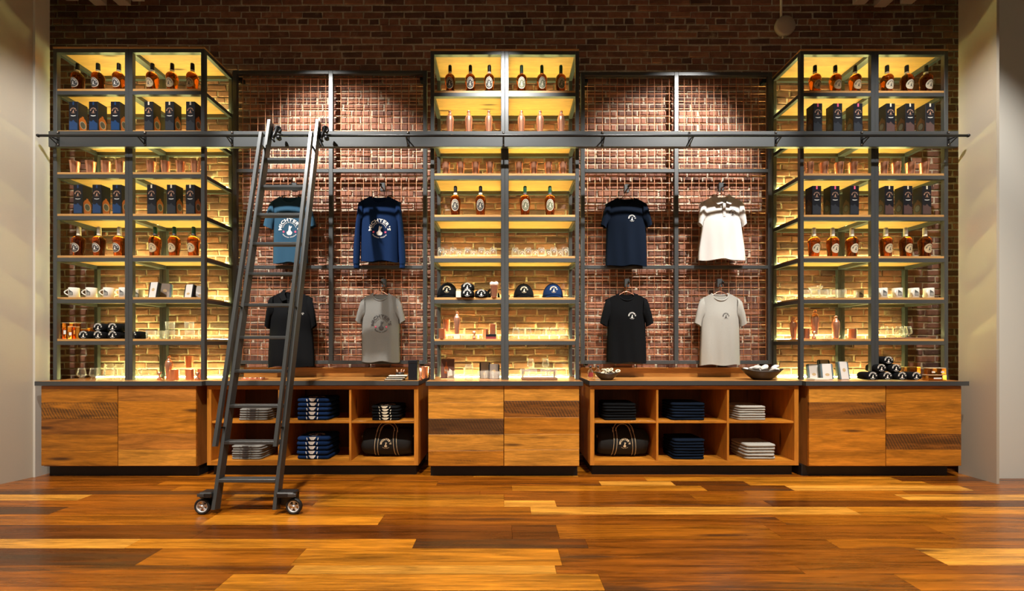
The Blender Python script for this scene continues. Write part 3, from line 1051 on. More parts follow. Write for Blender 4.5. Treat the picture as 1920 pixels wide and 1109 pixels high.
D1, D2 = 'amber whiskey bottle with charcoal round label', 'amber whiskey bottle with tan round label'
for px in (146, 184, 223):
    bottle('left', 7, px, 'capblack', 'dark', D1)
for px in (286, 323, 361):
    bottle('left', 7, px, 'capblack', 'tan', D2)
for px in (148, 186, 224):
    bottle('left', 3, px, 'capwhite', 'dark', D1)
for px in (291, 327, 363):
    bottle('left', 3, px, 'capgreen', 'tan', D2)
for px in (844, 882, 917.5):
    bottle('centre', 7, px, 'capblack', 'oval', 'black-capped whiskey bottle with oval label')
for px in (978, 1016, 1051.5):
    bottle('centre', 7, px, 'capgreen', 'ovalgreen', 'green-capped whiskey bottle with oval label')
for px in (854, 901):
    bottle('centre', 4, px, 'capblack', 'oval', 'black-capped whiskey bottle with oval label', 0.06)
for px in (984.5, 1031):
    bottle('centre', 4, px, 'capgreen', 'ovalgreen', 'green-capped whiskey bottle with oval label', 0.06)
for px in (1528, 1566, 1603):
    bottle('right', 7, px, 'capblack', 'tan', D2)
for px in (1663, 1700, 1736):
    bottle('right', 7, px, 'capblack', 'cream', 'amber whiskey bottle with cream round label')
for px in (1526, 1561, 1597):
    bottle('right', 3, px, 'capwhite', 'cream', 'amber whiskey bottle with cream round label')
for px in (1661, 1698, 1734):
    bottle('right', 3, px, 'capwhite', 'tan', D2)

# --- bottle cartons
BW, BD, BH = 0.086, 0.095, 0.285
CART = MB().bbox(-BW / 2, BW / 2, 0, BD, 0, BH, 0.0015).mesh('carton', M['boxblack'])


def frontfn(e=0.0012):
    return lambda x, z: (x, -e, z)


CEMB = emblem(EMB_SMALL, 0.030, lambda x, z: (x, -0.0012, z + 0.195), [M['copprint']], 'emblem')
CWHITE = emblem([(*poly2([(-0.026, 0.0), (-0.02, -0.006), (0, -0.009), (0.02, -0.006), (0.026, 0.0), (0.02, -0.001), (0, -0.003), (-0.02, -0.001)]), 0)], 1.0, lambda x, z: (x, -0.0012, z + 0.152), [M['white']], 'banner_print')


def artmesh(mat):
    mb = MB()
    w_ = BW * 0.46
    mb.v += [(-w_, -0.001, 0.012), (w_, -0.001, 0.012), (w_, -0.001, 0.075), (w_ * 0.45, -0.001, 0.088), (0.0, -0.001, 0.11), (-w_ * 0.4, -0.001, 0.092), (-w_, -0.001, 0.10)]
    mb.quad(range(7))
    return mb.mesh('front_art', mat)


ART = {'blue': artmesh(M['boxblue']), 'russet': artmesh(M['boxwine']), 'black': artmesh(plain('dark_art', (0.03, 0.034, 0.042), 0.3))}
TAPE = {c: MB().box(-0.007, 0.007, -0.001, 0.0, 0.252, 0.284).mesh('seal', M[c]) for c in ('pink', 'cream', 'boxblue')}


def sideart(sgn):
    mb = MB()
    x = sgn * (BW / 2 + 0.001)
    prof = [(0.036, 0.006), (0.044, 0.08), (0.045, 0.115), (0.03, 0.14), (0.012, 0.152), (0.010, 0.165)]
    L_ = [(x, BD / 2 - r * 0.85, z) for r, z in prof] + [(x, BD / 2 + r * 0.85, z) for r, z in prof[::-1]]
    n = len(mb.v)
    mb.v += L_
    mb.quad(range(n, n + len(L_)), 0)
    n = len(mb.v)
    mb.v += [(x + sgn * 0.0005, BD / 2 + 0.03 * math.cos(2 * PI * i / 18), 0.08 + 0.036 * math.sin(2 * PI * i / 18)) for i in range(18)]
    mb.quad(range(n, n + 18), 1)
    n = len(mb.v)
    mb.v += [(x + sgn * 0.0009, BD / 2 + 0.024 * math.cos(2 * PI * i / 18), 0.08 + 0.03 * math.sin(2 * PI * i / 18)) for i in range(18)]
    mb.quad(range(n, n + 18), 2)
    return mb.mesh('side_art', [M['orangeprint'] if sgn > 0 else plain('shaded_amber_print', (0.05, 0.018, 0.008), 0.4), M['grey'] if sgn > 0 else M['boxblack'], M['char']])  # right-unit sides: their shade is painted into darker print colours


SIDE = {1: sideart(1), -1: sideart(-1)}


def carton(un, k, px, art, seal, desc, sgn):
    t = empty('bottle_carton', spot_on(un, k, px, 0.018))
    put('box', CART, t)
    put('emblem', CEMB, t)
    put('banner_print', CWHITE, t)
    put('front_art', ART[art], t)
    put('side_art', SIDE[sgn], t)
    put('seal', TAPE[seal], t)
    reg(t, un, k, 'carton', desc, 'carton', 'bottle cartons')


for px in (137.5, 175, 216):
    carton('left', 6, px, 'blue', 'boxblue', 'black bottle carton with blue artwork', 1)
for px in (278.7, 317.8, 357):
    carton('left', 6, px, 'black', 'cream', 'black bottle carton with copper emblem', 1)
for px in (146, 181.5, 219):
    carton('left', 4, px, 'blue', 'boxblue', 'black bottle carton with blue artwork', 1)
for px in (284, 321, 356.5):
    carton('left', 4, px, 'black', 'cream', 'black bottle carton with copper emblem', 1)
for px in (1533.5, 1571, 1609):
    carton('right', 6, px, 'black', 'pink', 'black bottle carton with copper emblem', -1)
for px in (1670, 1706.5, 1744):
    carton('right', 6, px, 'russet', 'cream', 'black bottle carton with russet artwork', -1)
for px in (1531.5, 1566, 1602.5):
    carton('right', 4, px, 'black', 'pink', 'black bottle carton with red seal', -1)
for px in (1667.5, 1702.5, 1738):
    carton('right', 4, px, 'russet', 'cream', 'black bottle carton with russet artwork', -1)

# --- copper cups, shakers, jiggers
CUP = MB().lathe([(0.0, 0.0), (0.029, 0.0), (0.0305, 0.004), (0.0395, 0.112), (0.0425, 0.118), (0.0425, 0.1195), (0.0395, 0.118), (0.0375, 0.112), (0.0285, 0.008), (0.0, 0.007)], 24).mesh('copper_cup', M['copper'])
BIGCUP = MB().lathe([(0.0, 0.0), (0.033, 0.0), (0.034, 0.003), (0.037, 0.098), (0.0385, 0.1), (0.036, 0.099), (0.0325, 0.006), (0.0, 0.006)], 24).mesh('copper_tumbler', M['copper'])
SHK = MB().lathe(bodyprof([(0.022, 0.0), (0.025, 0.004), (0.030, 0.06), (0.036, 0.125), (0.0375, 0.16), (0.034, 0.185), (0.024, 0.203)], 3), 24).mesh('shaker_body', M['copper'])
SHC = MB().lathe(bodyprof([(0.024, 0.203), (0.021, 0.213), (0.014, 0.220), (0.0135, 0.235), (0.0165, 0.238), (0.0165, 0.244), (0.012, 0.252), (0.0005, 0.254)], 2), 20).mesh('shaker_cap', M['copper'])
JIG = MB().lathe([(0.0, 0), (0.020, 0.0), (0.017, 0.014), (0.005, 0.034), (0.005, 0.038), (0.021, 0.074), (0.0195, 0.074), (0.004, 0.042), (0, 0.042)], 18).mesh('copper_jigger', M['copper'])


def cup(un, k, px, dy=0.05, dz=0.0, me=None, noun='cup', desc='flared polished copper cup', name='copper_cup', cat='cup', group='copper cups'):
    l = spot_on(un, k, px, dy)
    o = put(name, me or CUP, None, (l[0], l[1], l[2] + dz))
    return reg(o, un, k, noun, desc, cat, group)


def shaker(un, k, px, dy=0.09, dz=0.0, s=1.0):
    l = spot_on(un, k, px, dy)
    t = empty('cocktail_shaker', (l[0], l[1], l[2] + dz))
    put('body', SHK, t, scale=(s, s, s))
    put('cap', SHC, t, scale=(s, s, s))
    reg(t, un, k, 'shaker', 'copper cocktail shaker', 'shaker', 'copper cocktail shakers')


for px in (140, 170, 199, 226, 283.5, 310.5, 339, 366.5):
    cup('left', 5, px)
for px in (836.5, 864, 892, 918.5, 973, 1000.5, 1028, 1055):
    cup('centre', 5, px)
for px in (1517, 1544.5, 1573, 1599, 1656, 1680, 1707, 1733):
    cup('right', 5, px)
for px in (844, 879, 916.5, 977.5, 1012.5, 1052):
    shaker('centre', 6, px)

# --- mugs
MUG = MB().lathe([(0.0, 0.0), (0.038, 0.0), (0.041, 0.003), (0.041, 0.094), (0.0395, 0.096), (0.038, 0.094), (0.038, 0.008), (0.0, 0.007)], 26).mesh('mug_body', M['ceramic'])
HND = MB().tube([(-0.039 - 0.030 * math.sin(PI * i / 10), 0, 0.078 - 0.058 * i / 10) for i in range(11)], 0.0055, 8).mesh('handle', M['ceramic'])


def mugprint(a0):
    mb = MB()
    def fn(x, z):
        a = a0 + x / 0.0412
        return (0.0415 * math.sin(a), -0.0415 * math.cos(a), z)
    cols = 7
    for i in range(cols):
        x0, x1 = -0.017 + 0.034 * i / cols, -0.017 + 0.034 * (i + 1) / cols
        h0, h1 = 0.075 - 0.028 * max(0, i - 1) / cols, 0.075 - 0.028 * max(0, i) / cols
        n = len(mb.v)
        mb.v += [fn(x0, 0.02), fn(x1, 0.02), fn(x1, h1), fn(x0, h0)]
        mb.quad(range(n, n + 4), 0)
    for wx in (-0.009, 0.0, 0.009):
        for wz in (0.030, 0.042):
            n = len(mb.v)
            q = [fn(wx - 0.0025, wz - 0.003), fn(wx + 0.0025, wz - 0.003), fn(wx + 0.0025, wz + 0.004), fn(wx - 0.0025, wz + 0.004)]
            mb.v += [(x * 1.012, y * 1.012, z) for x, y, z in q]
            mb.quad(range(n, n + 4), 1)
    return mb.mesh('building_print', [plain('slate_print', (0.10, 0.10, 0.095), 0.6), M['ceramic']])


MPR = {'left': mugprint(0.16), 'right': mugprint(-0.16)}
for un, pxs in (('left', (139, 171.5, 204, 233, 262)), ('right', (1610, 1654, 1682, 1713, 1741))):
    for i, px in enumerate(pxs):
        t = empty('coffee_mug', spot_on(un, 2, px, 0.05 if not (un == 'right' and i == 0) and px != 262 else 0.2), 0.45 if un == 'left' else 0.6)
        put('body', MUG, t)
        put('handle', HND, t)
        put('building_print', MPR[un], t, rot=(0, 0, -0.45 if un == 'left' else -0.6))
        reg(t, un, 2, 'mug', 'white ceramic mug with building print', 'mug', 'white mugs')

# --- glassware
ROCKS = MB().lathe([(0.0, 0), (0.034, 0.0), (0.036, 0.004), (0.039, 0.083), (0.0375, 0.083), (0.034, 0.016), (0.0, 0.014)], 20).mesh('rocks_glass', M['glass'])
TULIP = MB().lathe([(0.0, 0), (0.026, 0.0), (0.027, 0.006), (0.012, 0.016), (0.014, 0.022), (0.033, 0.042), (0.0345, 0.055), (0.029, 0.085), (0.0245, 0.112), (0.0232, 0.112), (0.0275, 0.085), (0.033, 0.055), (0.031, 0.043), (0.0, 0.026)], 20).mesh('tasting_glass', M['glass'])
ROUND = MB().lathe(bodyprof([(0.022, 0.0), (0.032, 0.006), (0.037, 0.03), (0.034, 0.06), (0.0285, 0.088), (0.0275, 0.088), (0.032, 0.06), (0.035, 0.03), (0.030, 0.013), (0.0005, 0.011)], 2), 20).mesh('round_tumbler', M['glass'])
RLOGO = emblem(EMB_SMALL, 0.019, lambda x, z: (0.036 * math.sin(x / 0.036), -0.0365 * math.cos(x / 0.036), z + 0.052), [M['white']], 'glass_logo')
JAR = MB().lathe(bodyprof([(0.038, 0), (0.040, 0.004), (0.041, 0.06), (0.040, 0.115), (0.032, 0.128), (0.032, 0.142), (0.030, 0.142), (0.030, 0.128), (0.038, 0.114), (0.038, 0.01), (0.0005, 0.009)], 2), 20).mesh('tall_jar', M['glass'])
BOWLG = MB().lathe([(0.0, 0), (0.03, 0), (0.05, 0.012), (0.062, 0.04), (0.060, 0.04), (0.048, 0.015), (0.0, 0.006)], 22).mesh('glass_dish', M['glass'])
GM = {'rocks': (ROCKS, 'rocks_glass', 'clear rocks glass', 'rocks glass'), 'tulip': (TULIP, 'tasting_glass', 'clear footed tasting glass', 'tasting glass'),
      'round': (ROUND, 'round_tumbler', 'clear round logo tumbler', 'tumbler'), 'jar': (JAR, 'glass_jar', 'clear lidless glass jar', 'jar'),
      'dish': (BOWLG, 'glass_dish', 'shallow clear glass dish', 'dish')}


def glass(un, k, px, kind, dy=0.06, dz=0.0, desc=None, noun=None):
    me, name, ds, nn = GM[kind]
    l = spot_on(un, k, px, dy)
    loc = (l[0], l[1], l[2] + dz)
    if kind == 'round':
        o = empty(name, loc)
        put('bowl', me, o)
        put('logo', RLOGO, o)
    else:
        o = put(name, me, None, loc)
    return reg(o, un, k, noun or nn, desc or ds, 'glass', 'clear glassware')


for i, px in enumerate((827, 836, 850, 863, 877, 889, 903, 914, 925)):
    glass('centre', 3, px, 'round', 0.05 if i % 2 == 0 else 0.14)
for i, px in enumerate((966, 979, 990, 1003, 1015, 1028, 1038, 1050, 1060)):
    glass('centre', 3, px, 'round', 0.05 if i % 2 == 0 else 0.14)
# lowest shelf, left unit
for px, dy, dz in ((283, 0.05, 0), (300, 0.13, 0), (319, 0.06, 0), (356, 0.06, 0), (380, 0.12, 0)):
    glass('left', 1, px, 'rocks', dy, dz)
for px, dy in ((319, 0.06), (355, 0.06)):
    glass('left', 1, px, 'rocks', dy, 0.084, 'clear upper rocks glass of a stacked pair', 'stacked rocks glass')
glass('left', 1, 408, 'dish', 0.2)
glass('left', 2, 408, 'dish', 0.29)
# counter, left unit
for px, dy in ((153, 0.03), (176, 0.03), (189, 0.12), (203, 0.05), (220, 0.07), (235, 0.05), (253, 0.06), (271, 0.06)):
    glass('left', 0, px, 'tulip', dy)
for px, dy in ((205, 0.22), (224, 0.22)):
    glass('left', 0, px, 'jar', dy)
cup('left', 0, 299, 0.03, 0, JIG, 'jigger', 'small copper jigger', 'copper_jigger', 'jigger', 'copper jiggers')
shaker('left', 0, 317, 0.09, 0, 0.9)
cup('left', 0, 327, -0.01, 0, BIGCUP, 'tumbler', 'straight copper tumbler', 'copper_tumbler')
cup('left', 0, 356, 0.03, 0, BIGCUP, 'tumbler', 'straight copper tumbler', 'copper_tumbler')
cup('left', 0, 370, -0.005, 0, JIG, 'jigger', 'small copper jigger', 'copper_jigger', 'jigger', 'copper jiggers')
cup('left', 0, 378, 0.08, 0, BIGCUP, 'tumbler', 'straight copper tumbler', 'copper_tumbler')
# glass riser with a cup on it
l = spot_on('left', 0, 353, 0.2)
r_ = empty('glass_riser', l)
put('plate', MB().bbox(-0.10, 0.10, -0.05, 0.05, 0.10, 0.106, 0.001).mesh('plate', M['glass']), r_)
for sx in (-0.09, 0.09):
    put('leg', MB().box(sx - 0.004, sx + 0.004, -0.05, 0.05, 0, 0.10).mesh('leg', M['glass']), r_)
reg(r_, 'left', 0, 'riser', 'clear glass riser', 'riser')
cup('left', 0, 354.5, 0.2, 0.1065, None, 'raised cup', 'copper cup standing on glass riser')
# centre unit lowest shelf
cup('centre', 1, 829, 0.03, 0, BIGCUP, 'tumbler', 'straight copper tumbler', 'copper_tumbler')
b_ = reg(put('wood_block', MB().bbox(-0.03, 0.03, -0.03, 0.03, 0, 0.045, 0.002).mesh('wood_block', M['paper']), None, spot_on('centre', 1, 857, 0.05)), 'centre', 1, 'block', 'pale wooden display block', 'block')
shaker('centre', 1, 857, 0.05, 0.0455, 0.88)
b_ = reg(put('glass_riser', MB().lathe([(0.045, 0), (0.045, 0.004), (0.012, 0.008), (0.012, 0.07), (0.045, 0.074), (0.045, 0.078)], 20).mesh('glass_riser', M['glass']), None, spot_on('centre', 1, 837, 0.17)), 'centre', 1, 'riser', 'round clear glass riser', 'riser')
cup('centre', 1, 837, 0.17, 0.0785, None, 'raised cup', 'copper cup on round glass riser')
for px, dy in ((872, 0.12), (856, 0.26), (881, 0.27)):
    glass('centre', 1, px, 'dish', dy)
cup('centre', 1, 889, 0.02, 0, JIG, 'jigger', 'small copper jigger', 'copper_jigger', 'jigger', 'copper jiggers')
b_ = empty('gift_box', spot_on('centre', 1, 921, 0.05))
put('lid', MB().bbox(-0.05, 0.05, -0.04, 0.04, 0.022, 0.045, 0.001).mesh('lid', M['boxblack']), b_)
put('base', MB().bbox(-0.05, 0.05, -0.04, 0.04, 0.0, 0.0218, 0.001).mesh('base', M['red']), b_)
reg(b_, 'centre', 1, 'gift box', 'flat black and red gift box', 'box')
cup('centre', 1, 911, 0.15, 0, BIGCUP, 'tumbler', 'straight copper tumbler', 'copper_tumbler')
cup('centre', 1, 924, 0.05, 0.0455, BIGCUP, 'raised tumbler', 'copper tumbler standing on black gift box', 'copper_tumbler')
sp = MB().tube([(0, 0, 0.0), (0.03, 0.02, 0.10), (0.066, 0.045, 0.24)], 0.0025, 6)
sp.lathe([(0, 0), (0.008, 0.004), (0.010, 0.010), (0.006, 0.018), (0, 0.02)], 10)
l = spot_on('centre', 1, 888, 0.14)
reg(put('bar_spoon', sp.mesh('bar_spoon', M['copper']), None, l), 'centre', 1, 'bar spoon', 'long slanted copper bar spoon', 'spoon')
for px, dy in ((967, 0.05), (979, 0.12), (990, 0.05), (1008, 0.16), (1024, 0.05), (1038, 0.05), (1053, 0.09)):
    glass('centre', 1, px, 'tulip', dy)
# centre counter
bk = empty('whiskey_book', spot_on('centre', 0, 839, 0.14))
put('cover', MB().bbox(-0.068, 0.068, -0.006, 0.006, 0, 0.195, 0.001).mesh('cover', plain('brown_cover', (0.13, 0.055, 0.04), 0.4)), bk, rot=(-0.12, 0, 0))
BKA = [(*poly2([(-0.030, 0.05), (0.004, 0.05), (0.006, 0.11), (-0.006, 0.13), (-0.008, 0.165), (-0.018, 0.165), (-0.020, 0.13), (-0.032, 0.11)]), 0),
       (*poly2(ell(-0.013, 0.085, 0.014, 0.018)), 1), (*poly2([(0.0, 0.02), (0.05, 0.03), (0.045, 0.08), (0.02, 0.10), (0.008, 0.06)]), 2)]
put('cover_art', emblem(BKA, 1.0, lambda x, z: (x, -0.0072, z), [M['orangeprint'], M['cream'], M['white']], 'cover_art'), bk, rot=(-0.12, 0, 0))
reg(bk, 'centre', 0, 'book', 'brown book with bottle on cover leaning', 'book')
for px, dy in ((846, 0.03), (903, 0.0), (918, 0.05), (931, -0.02)):
    glass('centre', 0, px, 'rocks', dy)
for px, dy in ((846, 0.03), (911, -0.02)):
    pass
glass('centre', 0, 879, 'jar', 0.04)
# wooden flight tray with glasses
ft = empty('flight_tray', spot_on('centre', 0, 1010, 0.07))
put('base_board', MB().bbox(-0.17, 0.17, -0.12, 0.045, 0, 0.02, 0.003).mesh('base_board', M['traywood']), ft)
put('top_board', MB().bbox(-0.165, 0.165, -0.035, 0.04, 0.075, 0.088, 0.002).mesh('top_board', M['traywood']), ft)
for sx in (-0.155, 0.155):
    put('post', MB().box(sx - 0.008, sx + 0.008, 0.0, 0.03, 0.02, 0.075).mesh('post', M['traywood']), ft)
reg(ft, 'centre', 0, 'tray', 'two tier wooden tasting flight tray', 'tray')
for px in (983, 999, 1021, 1037):
    glass('centre', 0, px, 'rocks', -0.008, 0.0205, 'clear rocks glass on flight tray', 'tray tumbler')
for px in (995, 1023):
    glass('centre', 0, px, 'tulip', 0.072, 0.0885, 'footed tasting glass upon the flight tray', 'tray glass')
# right unit
for px, dy in ((1513, 0.05), (1529, 0.135), (1543, 0.05), (1561, 0.06), (1578, 0.05)):
    glass('right', 2, px, 'rocks', dy)
for px, dy in ((1516, 0.06),):
    pass
glass('right', 2, 1475, 'dish', 0.22)
glass('right', 2, 1529, 'dish', 0.135, 0.084, 'shallow glass dish set on rocks glasses', 'raised dish')
shaker('right', 1, 1488, 0.22, 0, 0.9)
shaker('right', 1, 1528, 0.13, 0.05, 0.95)
l = spot_on('right', 1, 1528, 0.13)
reg(put('glass_riser', MB().lathe([(0.045, 0), (0.045, 0.003), (0.012, 0.006), (0.012, 0.044), (0.045, 0.047), (0.045, 0.0495)], 20).mesh('glass_riser', M['glass']), None, l), 'right', 1, 'riser', 'round clear glass riser', 'riser')
shaker('right', 1, 1567, 0.06, 0, 0.9)
cup('right', 1, 1510.5, 0.05, 0, BIGCUP, 'tumbler', 'straight copper tumbler', 'copper_tumbler')
cup('right', 1, 1526, 0.025, 0, JIG, 'jigger', 'small copper jigger', 'copper_jigger', 'jigger', 'copper jiggers')
cup('right', 1, 1598, 0.05, 0, BIGCUP, 'tumbler', 'straight copper tumbler', 'copper_tumbler')
for px, dy in ((1547, 0.02), (1562, 0.2)):
    glass('right', 1, px, 'dish', dy)
tr_ = reg(put('serving_tray', MB().bbox(-0.2, 0.2, -0.09, 0.09, 0, 0.014, 0.003).mesh('serving_tray', M['traywood']), None, spot_on('right', 1, 1690, 0.14)), 'right', 1, 'tray', 'flat wooden serving tray', 'tray')
for px, dy in ((1658, 0.10), (1668, 0.19), (1686, 0.10), (1694, 0.19), (1702, 0.09)):
    glass('right', 1, px, 'tulip', dy, 0.0142)

# --- boxed gift cards / leaning packs
PK = MB().rings([[(x, y, z) for x, z in ((-0.055, 0.004), (-0.045, 0.0), (0.045, 0.0), (0.055, 0.004), (0.055, 0.146), (0.045, 0.155), (-0.045, 0.155), (-0.055, 0.146))] for y in (0.0, 0.026)], smooth=False).mesh('pack_body', M['cardblue'])
PKB = PK.copy()
PKB.materials[0] = M['boxblack']
PF = MB().box(-0.040, 0.040, -0.0012, 0.0, 0.001, 0.154).mesh('front_sleeve', M['cardwhite'])
PFG = PF.copy()
PFG.materials[0] = plain('taupe_card', (0.28, 0.23, 0.20), 0.6)
PA = {0: emblem([(*poly2(ell(0, 0.045, 0.02, 0.014)), 0)], 1.0, lambda x, z: (x, -0.002, z), [M['tan'], M['grey']], 'front_art'),
      1: emblem([(*poly2(ell(0, 0.08, 0.018, 0.016)), 0)], 1.0, lambda x, z: (x, -0.002, z), [M['tan'], M['grey']], 'front_art')}


def pack(un, k, px, dy, rz, tall=1.0, face=0, body=0, sleeve=0):
    l = spot_on(un, k, px, dy)
    t = empty('boxed_gift_pack', l, rz)
    for nm, me in (('box', PKB if body else PK), ('front_sleeve', PFG if sleeve else PF), ('front_art', PA[face])):
        put(nm, me, t, (0, 0, 0.0005), rot=(-0.16, 0, 0), scale=(1, 1, tall))
    reg(t, un, k, 'gift pack', 'leaning boxed gift pack with sleeve', 'gift pack', 'leaning gift packs')


for px, dy, rz, tl, f_, b_, s_ in ((285, 0.04, -0.2, 1.0, 1, 1, 0), (308, 0.13, 0.25, 1.0, 1, 0, 1), (352, 0.04, -0.25, 0.85, 0, 1, 0), (376, 0.15, 0.4, 0.85, 0, 1, 0)):
    pack('left', 2, px, dy, rz, tl, f_, b_, s_)
for px, dy, rz, tl, f_, b_, s_ in ((909, 0.16, 0.0, 1.05, 0, 1, 1), (926, 0.10, -0.05, 0.95, 1, 1, 1)):
    pack('centre', 0, px, dy, rz, tl, f_, b_, s_)
for px, dy, rz, tl, f_, b_, s_ in ((1527, 0.12, -0.1, 0.95, 0, 0, 0), (1552, 0.06, -0.15, 0.98, 0, 0, 0), (1585, 0.05, 0.12, 1.12, 1, 0, 0), (1549, 0.2, 0, 1.2, 1, 1, 1)):
    pack('right', 0, px, dy, rz, tl, f_, b_, s_)
nb = empty('booklet', spot_on('right', 0, 1532, -0.02), 0.1)
for i in range(3):
    put('leaf', MB().box(-0.075 + i * 0.006, 0.075 + i * 0.006, -0.05, 0.05, i * 0.005, i * 0.005 + 0.004).mesh('leaf', M['paper']), nb)
reg(nb, 'right', 0, 'booklet', 'thin pale booklets lying flat', 'booklet')

# --- rolled black shirts with printed emblem
rs = []
for i in range(9):
    y = -0.06 + 0.12 * i / 8
    e = math.sqrt(max(0.0, 1 - (2 * abs(i / 8 - 0.5)) ** 4)) * 0.25 + 0.75
    ring = []
    for a in [2 * PI * j / 22 for j in range(22)]:
        ca, sa = math.cos(a), math.sin(a)
        ring.append((0.067 * e * (abs(ca) ** 0.7) * (1 if ca > 0 else -1) * (1.0 if sa < 0 else 0.97), y, 0.038 + 0.038 * e * (abs(sa) ** (0.75 if sa > 0 else 0.35)) * (1 if sa > 0 else -1)))
    rs.append(ring)
ROLL = MB().rings(rs).mesh('roll', M['blackcotton'])
RPR = emblem(EMB_SMALL, 0.037, lambda x, z: (x, -0.0625, z + 0.038), [M['white']], 'print')


def roll(un, k, px, dy, lev, desc='rolled black shirt with white print', noun='rolled shirt'):
    l = spot_on(un, k, px, dy)
    t = empty('rolled_shirt', (l[0], l[1], l[2] + lev * 0.0745))
    put('roll', ROLL, t)
    put('print', RPR, t)
    reg(t, un, k, noun, desc, 'shirt', 'rolled black shirts')


for px in (168, 195, 222, 258):
    roll('left', 1, px, 0.08, 0)
for px in (195, 222):
    roll('left', 1, px, 0.08, 1, 'black rolled shirt on upper layer', 'upper rolled shirt')
for px in (1626, 1653, 1680, 1706.5):
    roll('right', 0, px, 0.02, 0)
for px in (1642, 1669):
    roll('right', 0, px, 0.03, 1, 'black rolled shirt on second layer', 'upper rolled shirt')
roll('right', 0, 1655, 0.04, 2, 'black rolled shirt topping the pile', 'topmost rolled shirt')
for px, dy in ((877, 0.03), (903, 0.05)):
    roll('centre', 2, px, dy, 0)
roll('centre', 2, 877, 0.12, 1, 'black rolled shirt on upper layer', 'upper rolled shirt')

# --- amber shot glass cartons
def amber(un, k, px, dy, w_, h_, dz=0.0, noun='amber box', desc='small amber see-through gift box'):
    l = spot_on(un, k, px, dy)
    t = empty('amber_gift_box', (l[0], l[1], l[2] + dz))
    put('box', MB().bbox(-w_ / 2, w_ / 2, -0.03, 0.03, 0, h_, 0.002).mesh('box', M['orange']), t)
    put('lid', MB().bbox(-w_ / 2 - .001, w_ / 2 + .001, -0.031, 0.031, h_ + 0.0002, h_ + 0.004, 0.001).mesh('lid', M['cream']), t)
    put('sticker', MB().box(-w_ * 0.22, w_ * 0.22, -0.0312, -0.0302, h_ * 0.3, h_ * 0.55).mesh('sticker', M['white']), t)
    reg(t, un, k, noun, desc, 'gift box', 'amber gift boxes')


amber('left', 1, 127.5, 0.10, 0.055, 0.155)
amber('left', 1, 141, 0.10, 0.055, 0.155)
amber('left', 1, 138, 0.035, 0.055, 0.115, 0, 'front amber box', 'short amber gift box in front')
amber('left', 1, 155, 0.17, 0.05, 0.10)
amber('left', 1, 173, 0.24, 0.06, 0.11)
amber('right', 0, 1752, -0.075, 0.17, 0.05)
amber('right', 0, 1744, -0.075, 0.07, 0.06, 0.0545, 'stacked amber box', 'small amber box stacked on wider one')
amber('right', 0, 1761, -0.075, 0.07, 0.06, 0.0545, 'stacked amber box', 'small amber box stacked on wider one')
amber('right', 0, 1708, 0.2, 0.14, 0.11)

# --- caps, tan box, cup of corks
crown = []
for i in range(8):
    z = 0.13 * math.sin(PI / 2 * i / 7.0)
    r = 0.092 * math.cos(PI / 2 * i / 7.0) + 0.001
    crown.append([(r * math.cos(a), 0.85 * r * math.sin(a), z + 0.012) for a in [2 * PI * j / 24 for j in range(24)]])
CRN = {c: MB().rings(crown).mesh('crown', M[c]) for c in ('blackcotton', 'navy')}
bil = []
for q in (0.0, 1.0):
    bil.append([(0.085 * math.sin(a) * (1 - 0.12 * q), -0.06 * math.cos(a) - 0.055 * q * math.cos(a) - 0.01, 0.016 - 0.012 * q + 0.012 * (1 - math.cos(a)) * -1 + 0.010) for a in [(-1.1 + 2.2 * j / 12) for j in range(13)]])
blm = MB().rings(bil + [[(p[0], p[1] + 0.001, p[2] - 0.004) for p in bil[1]], [(p[0], p[1], p[2] - 0.004) for p in bil[0]], bil[0]], cap0=False, cap1=False, loop=False)
BIL = {c: blm.mesh('bill', M[c]) for c in ('blackcotton', 'navy')}


def capfn(x, z):
    zz = z + 0.075
    s = min(0.99, (zz - 0.012) / 0.13)
    r = 0.092 * math.sqrt(1 - s * s) + 0.003
    x = max(-r * 0.95, min(r * 0.95, x))
    return (x, -0.85 * math.sqrt(r * r - x * x), zz)


CEM = emblem(EMB_SMALL, 0.032, capfn, [M['goldprint']], 'cap_emblem')
BTN = MB().lathe([(0, -0.002), (0.006, 0.0), (0.005, 0.003), (0, 0.004)], 8, c=(0, 0, 0.142))
for px, col, dy, s, ds in ((839.5, 'blackcotton', 0.17, 1.18, 'large black baseball cap'), (982, 'blackcotton', 0.15, 1.1, 'black baseball cap with emblem'), (1036.5, 'navy', 0.15, 1.12, 'navy baseball cap with emblem'), (923, 'blackcotton', 0.24, 0.85, 'black cap half hidden behind copper cup')):
    t = empty('baseball_cap', spot_on('centre', 2, px, dy))
    put('crown', CRN[col], t, scale=(s, s, s))
    put('bill', BIL[col], t, scale=(s, s, s))
    put('emblem', CEM, t, scale=(s, s, s))
    put('button', BTN.mesh('button', M[col]), t, scale=(s, s, s))
    reg(t, 'centre', 2, 'cap', ds, 'cap', 'baseball caps')
b_ = empty('matchbook_box', spot_on('centre', 2, 860, 0.005))
put('tray', MB().bbox(-0.024, 0.024, -0.02, 0.02, 0, 0.06, 0.001).mesh('tray', M['paper']), b_)
put('lid', MB().bbox(-0.022, 0.022, -0.014, 0.014, 0.0602, 0.078, 0.001).mesh('lid', M['tan']), b_)
reg(b_, 'centre', 2, 'box', 'small cream cardboard box', 'box')
cup('centre', 2, 926.5, 0.02, 0, None, 'cup', 'copper cup holding white balls')
